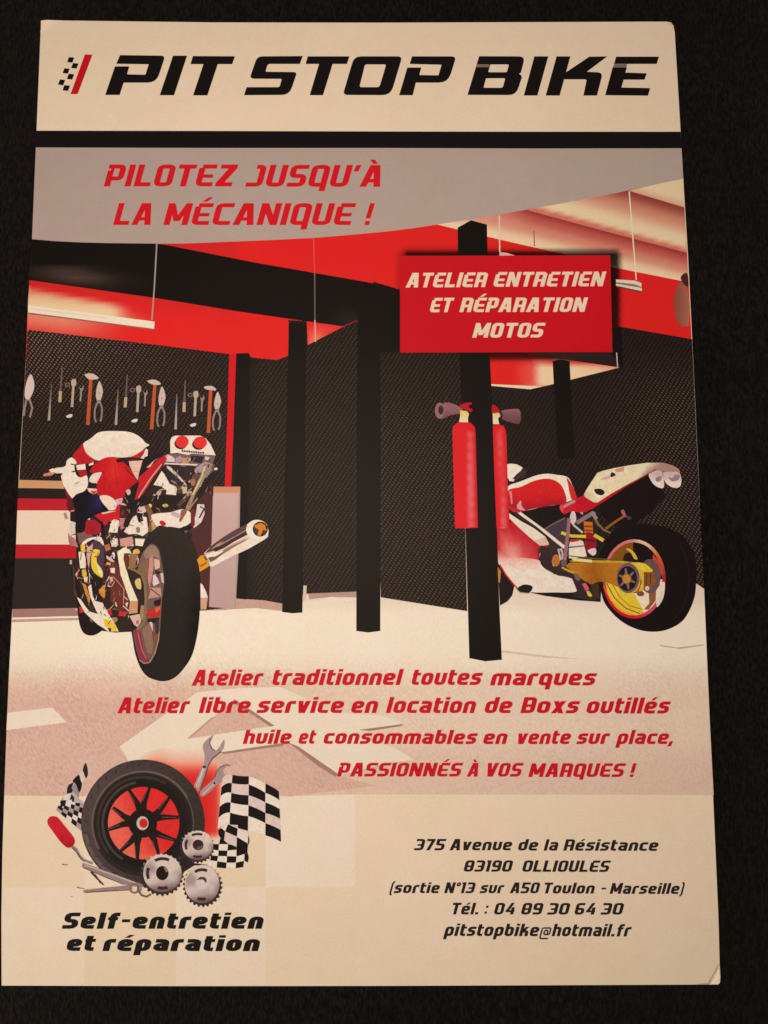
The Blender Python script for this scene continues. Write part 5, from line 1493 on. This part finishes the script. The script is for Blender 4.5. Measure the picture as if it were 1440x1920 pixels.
art('chequered_flag', 9.4, fp + [
    (e6([(660, 1090), (700, 1058), (740, 1110), (722, 1195), (685, 1172), (662, 1132)]), BK), (e6([(690, 1062), (762, 1028), (738, 1105)]), WH),
    (e6([(762, 1026), (862, 1072), (855, 1155), (732, 1100)]), BK), (e6([(732, 1100), (855, 1158), (850, 1260), (722, 1195)]), (226, 200, 190)),
    (e6([(866, 1068), (972, 1135), (970, 1225), (855, 1158)]), (238, 220, 204)), (e6([(855, 1158), (970, 1228), (962, 1330), (850, 1300)]), BK),
    (e6([(970, 1130), (986, 1190), (978, 1240), (968, 1225)]), (60, 50, 48)), (e6([(780, 1030), (865, 1035), (862, 1072)]), (222, 206, 186)),
    (e6([(682, 1172), (722, 1195), (770, 1235), (668, 1232)]), BK),
    (e6([(610, 1232), (668, 1232), (665, 1298), (605, 1290)]), BK), (e6([(668, 1232), (762, 1234), (756, 1300), (665, 1298)]), WH), (e6([(762, 1234), (800, 1240), (850, 1262), (850, 1300), (756, 1300)]), BK),
    (e6([(615, 1292), (665, 1298), (660, 1355), (620, 1350)]), WH), (e6([(665, 1298), (756, 1300), (752, 1358), (660, 1355)]), BK), (e6([(756, 1300), (850, 1290), (850, 1360), (752, 1358)]), WH), (e6([(850, 1290), (962, 1310), (930, 1340), (850, 1360)]), BK),
    (e6([(585, 1350), (660, 1355), (650, 1410), (578, 1400)]), BK), (e6([(660, 1355), (752, 1358), (748, 1425), (650, 1410)]), WH), (e6([(752, 1358), (850, 1360), (845, 1425), (748, 1425)]), BK), (e6([(850, 1360), (935, 1335), (930, 1405), (845, 1425)]), WH), (e6([(935, 1335), (965, 1318), (978, 1370), (968, 1425), (930, 1405)]), BK),
    (e6([(560, 1405), (650, 1410), (645, 1475), (555, 1440)]), WH), (e6([(650, 1410), (748, 1425), (742, 1485), (645, 1475)]), BK), (e6([(748, 1425), (845, 1425), (842, 1485), (742, 1485)]), WH), (e6([(845, 1425), (930, 1405), (922, 1470), (842, 1484)]), BK), (e6([(930, 1405), (968, 1425), (950, 1455), (922, 1470)]), WH),
], em, PICTURE)
ff = []
Q = [(258, 520), (405, 560), (470, 1000), (140, 770)]
for i in range(5):
    for j in range(5):
        def P2(u, v):
            top = (205 + (440 - 205) * u, 640 + 55 * u)
            bot = (140 + (400 - 140) * u, 770 + 215 * u)
            return (top[0] + (bot[0] - top[0]) * v, top[1] + (bot[1] - top[1]) * v)
        ff.append((e5([P2(i / 5, j / 5), P2((i + 1) / 5, j / 5), P2((i + 1) / 5, (j + 1) / 5), P2(i / 5, (j + 1) / 5)]), (36, 30, 32) if (i + j) % 2 else ((232, 212, 196) if (i + j) % 4 else (176, 150, 146))))
ff += [(e5([(215, 610), (262, 545), (330, 470), (382, 410), (412, 490), (385, 585), (372, 650), (440, 700), (330, 690), (205, 650)]), (196, 172, 166)),
       (e5([(255, 545), (270, 505), (325, 480), (300, 540), (330, 545), (300, 590), (250, 600)]), (44, 37, 38)), (e5([(300, 540), (335, 485), (385, 580), (372, 640), (340, 600)]), (158, 138, 140)),
       (e5(sm([(312, 470), (345, 425), (382, 408), (410, 490), (382, 585), (345, 500)])), (34, 28, 29)),
       (e5([(215, 620), (290, 592), (305, 620), (270, 665), (215, 665)]), (228, 208, 194)), (e5([(300, 600), (330, 640), (325, 690), (280, 660)]), (46, 38, 40)), (e5([(190, 670), (240, 665), (245, 720), (180, 745)]), (40, 34, 36)),
       (e5([(250, 665), (305, 660), (290, 745), (235, 720)]), (228, 208, 196)),
       (e5(sm([(385, 400), (425, 350), (448, 420), (435, 450), (408, 485)])), (222, 202, 184)), (e5(sm([(445, 278), (466, 330), (470, 400), (450, 438), (432, 400), (418, 345)])), (50, 42, 44))]
art('chequered_flag', 6, ff, em, PICTURE)
words('emblem_lettering', 1, [('Self-entretien', (115.7, 1741.5), (490.5, 1741.5))], 30.5, (34, 29, 25), flyer, s=.235, shear=.26, gap=.09)
words('emblem_lettering', 1, [('et', (122.8, 1783), (174.6, 1783)), ('réparation', (191.7, 1783.3), (483.8, 1783.5))], 30, (34, 29, 25), flyer, s=.235, shear=.26, gap=.09)
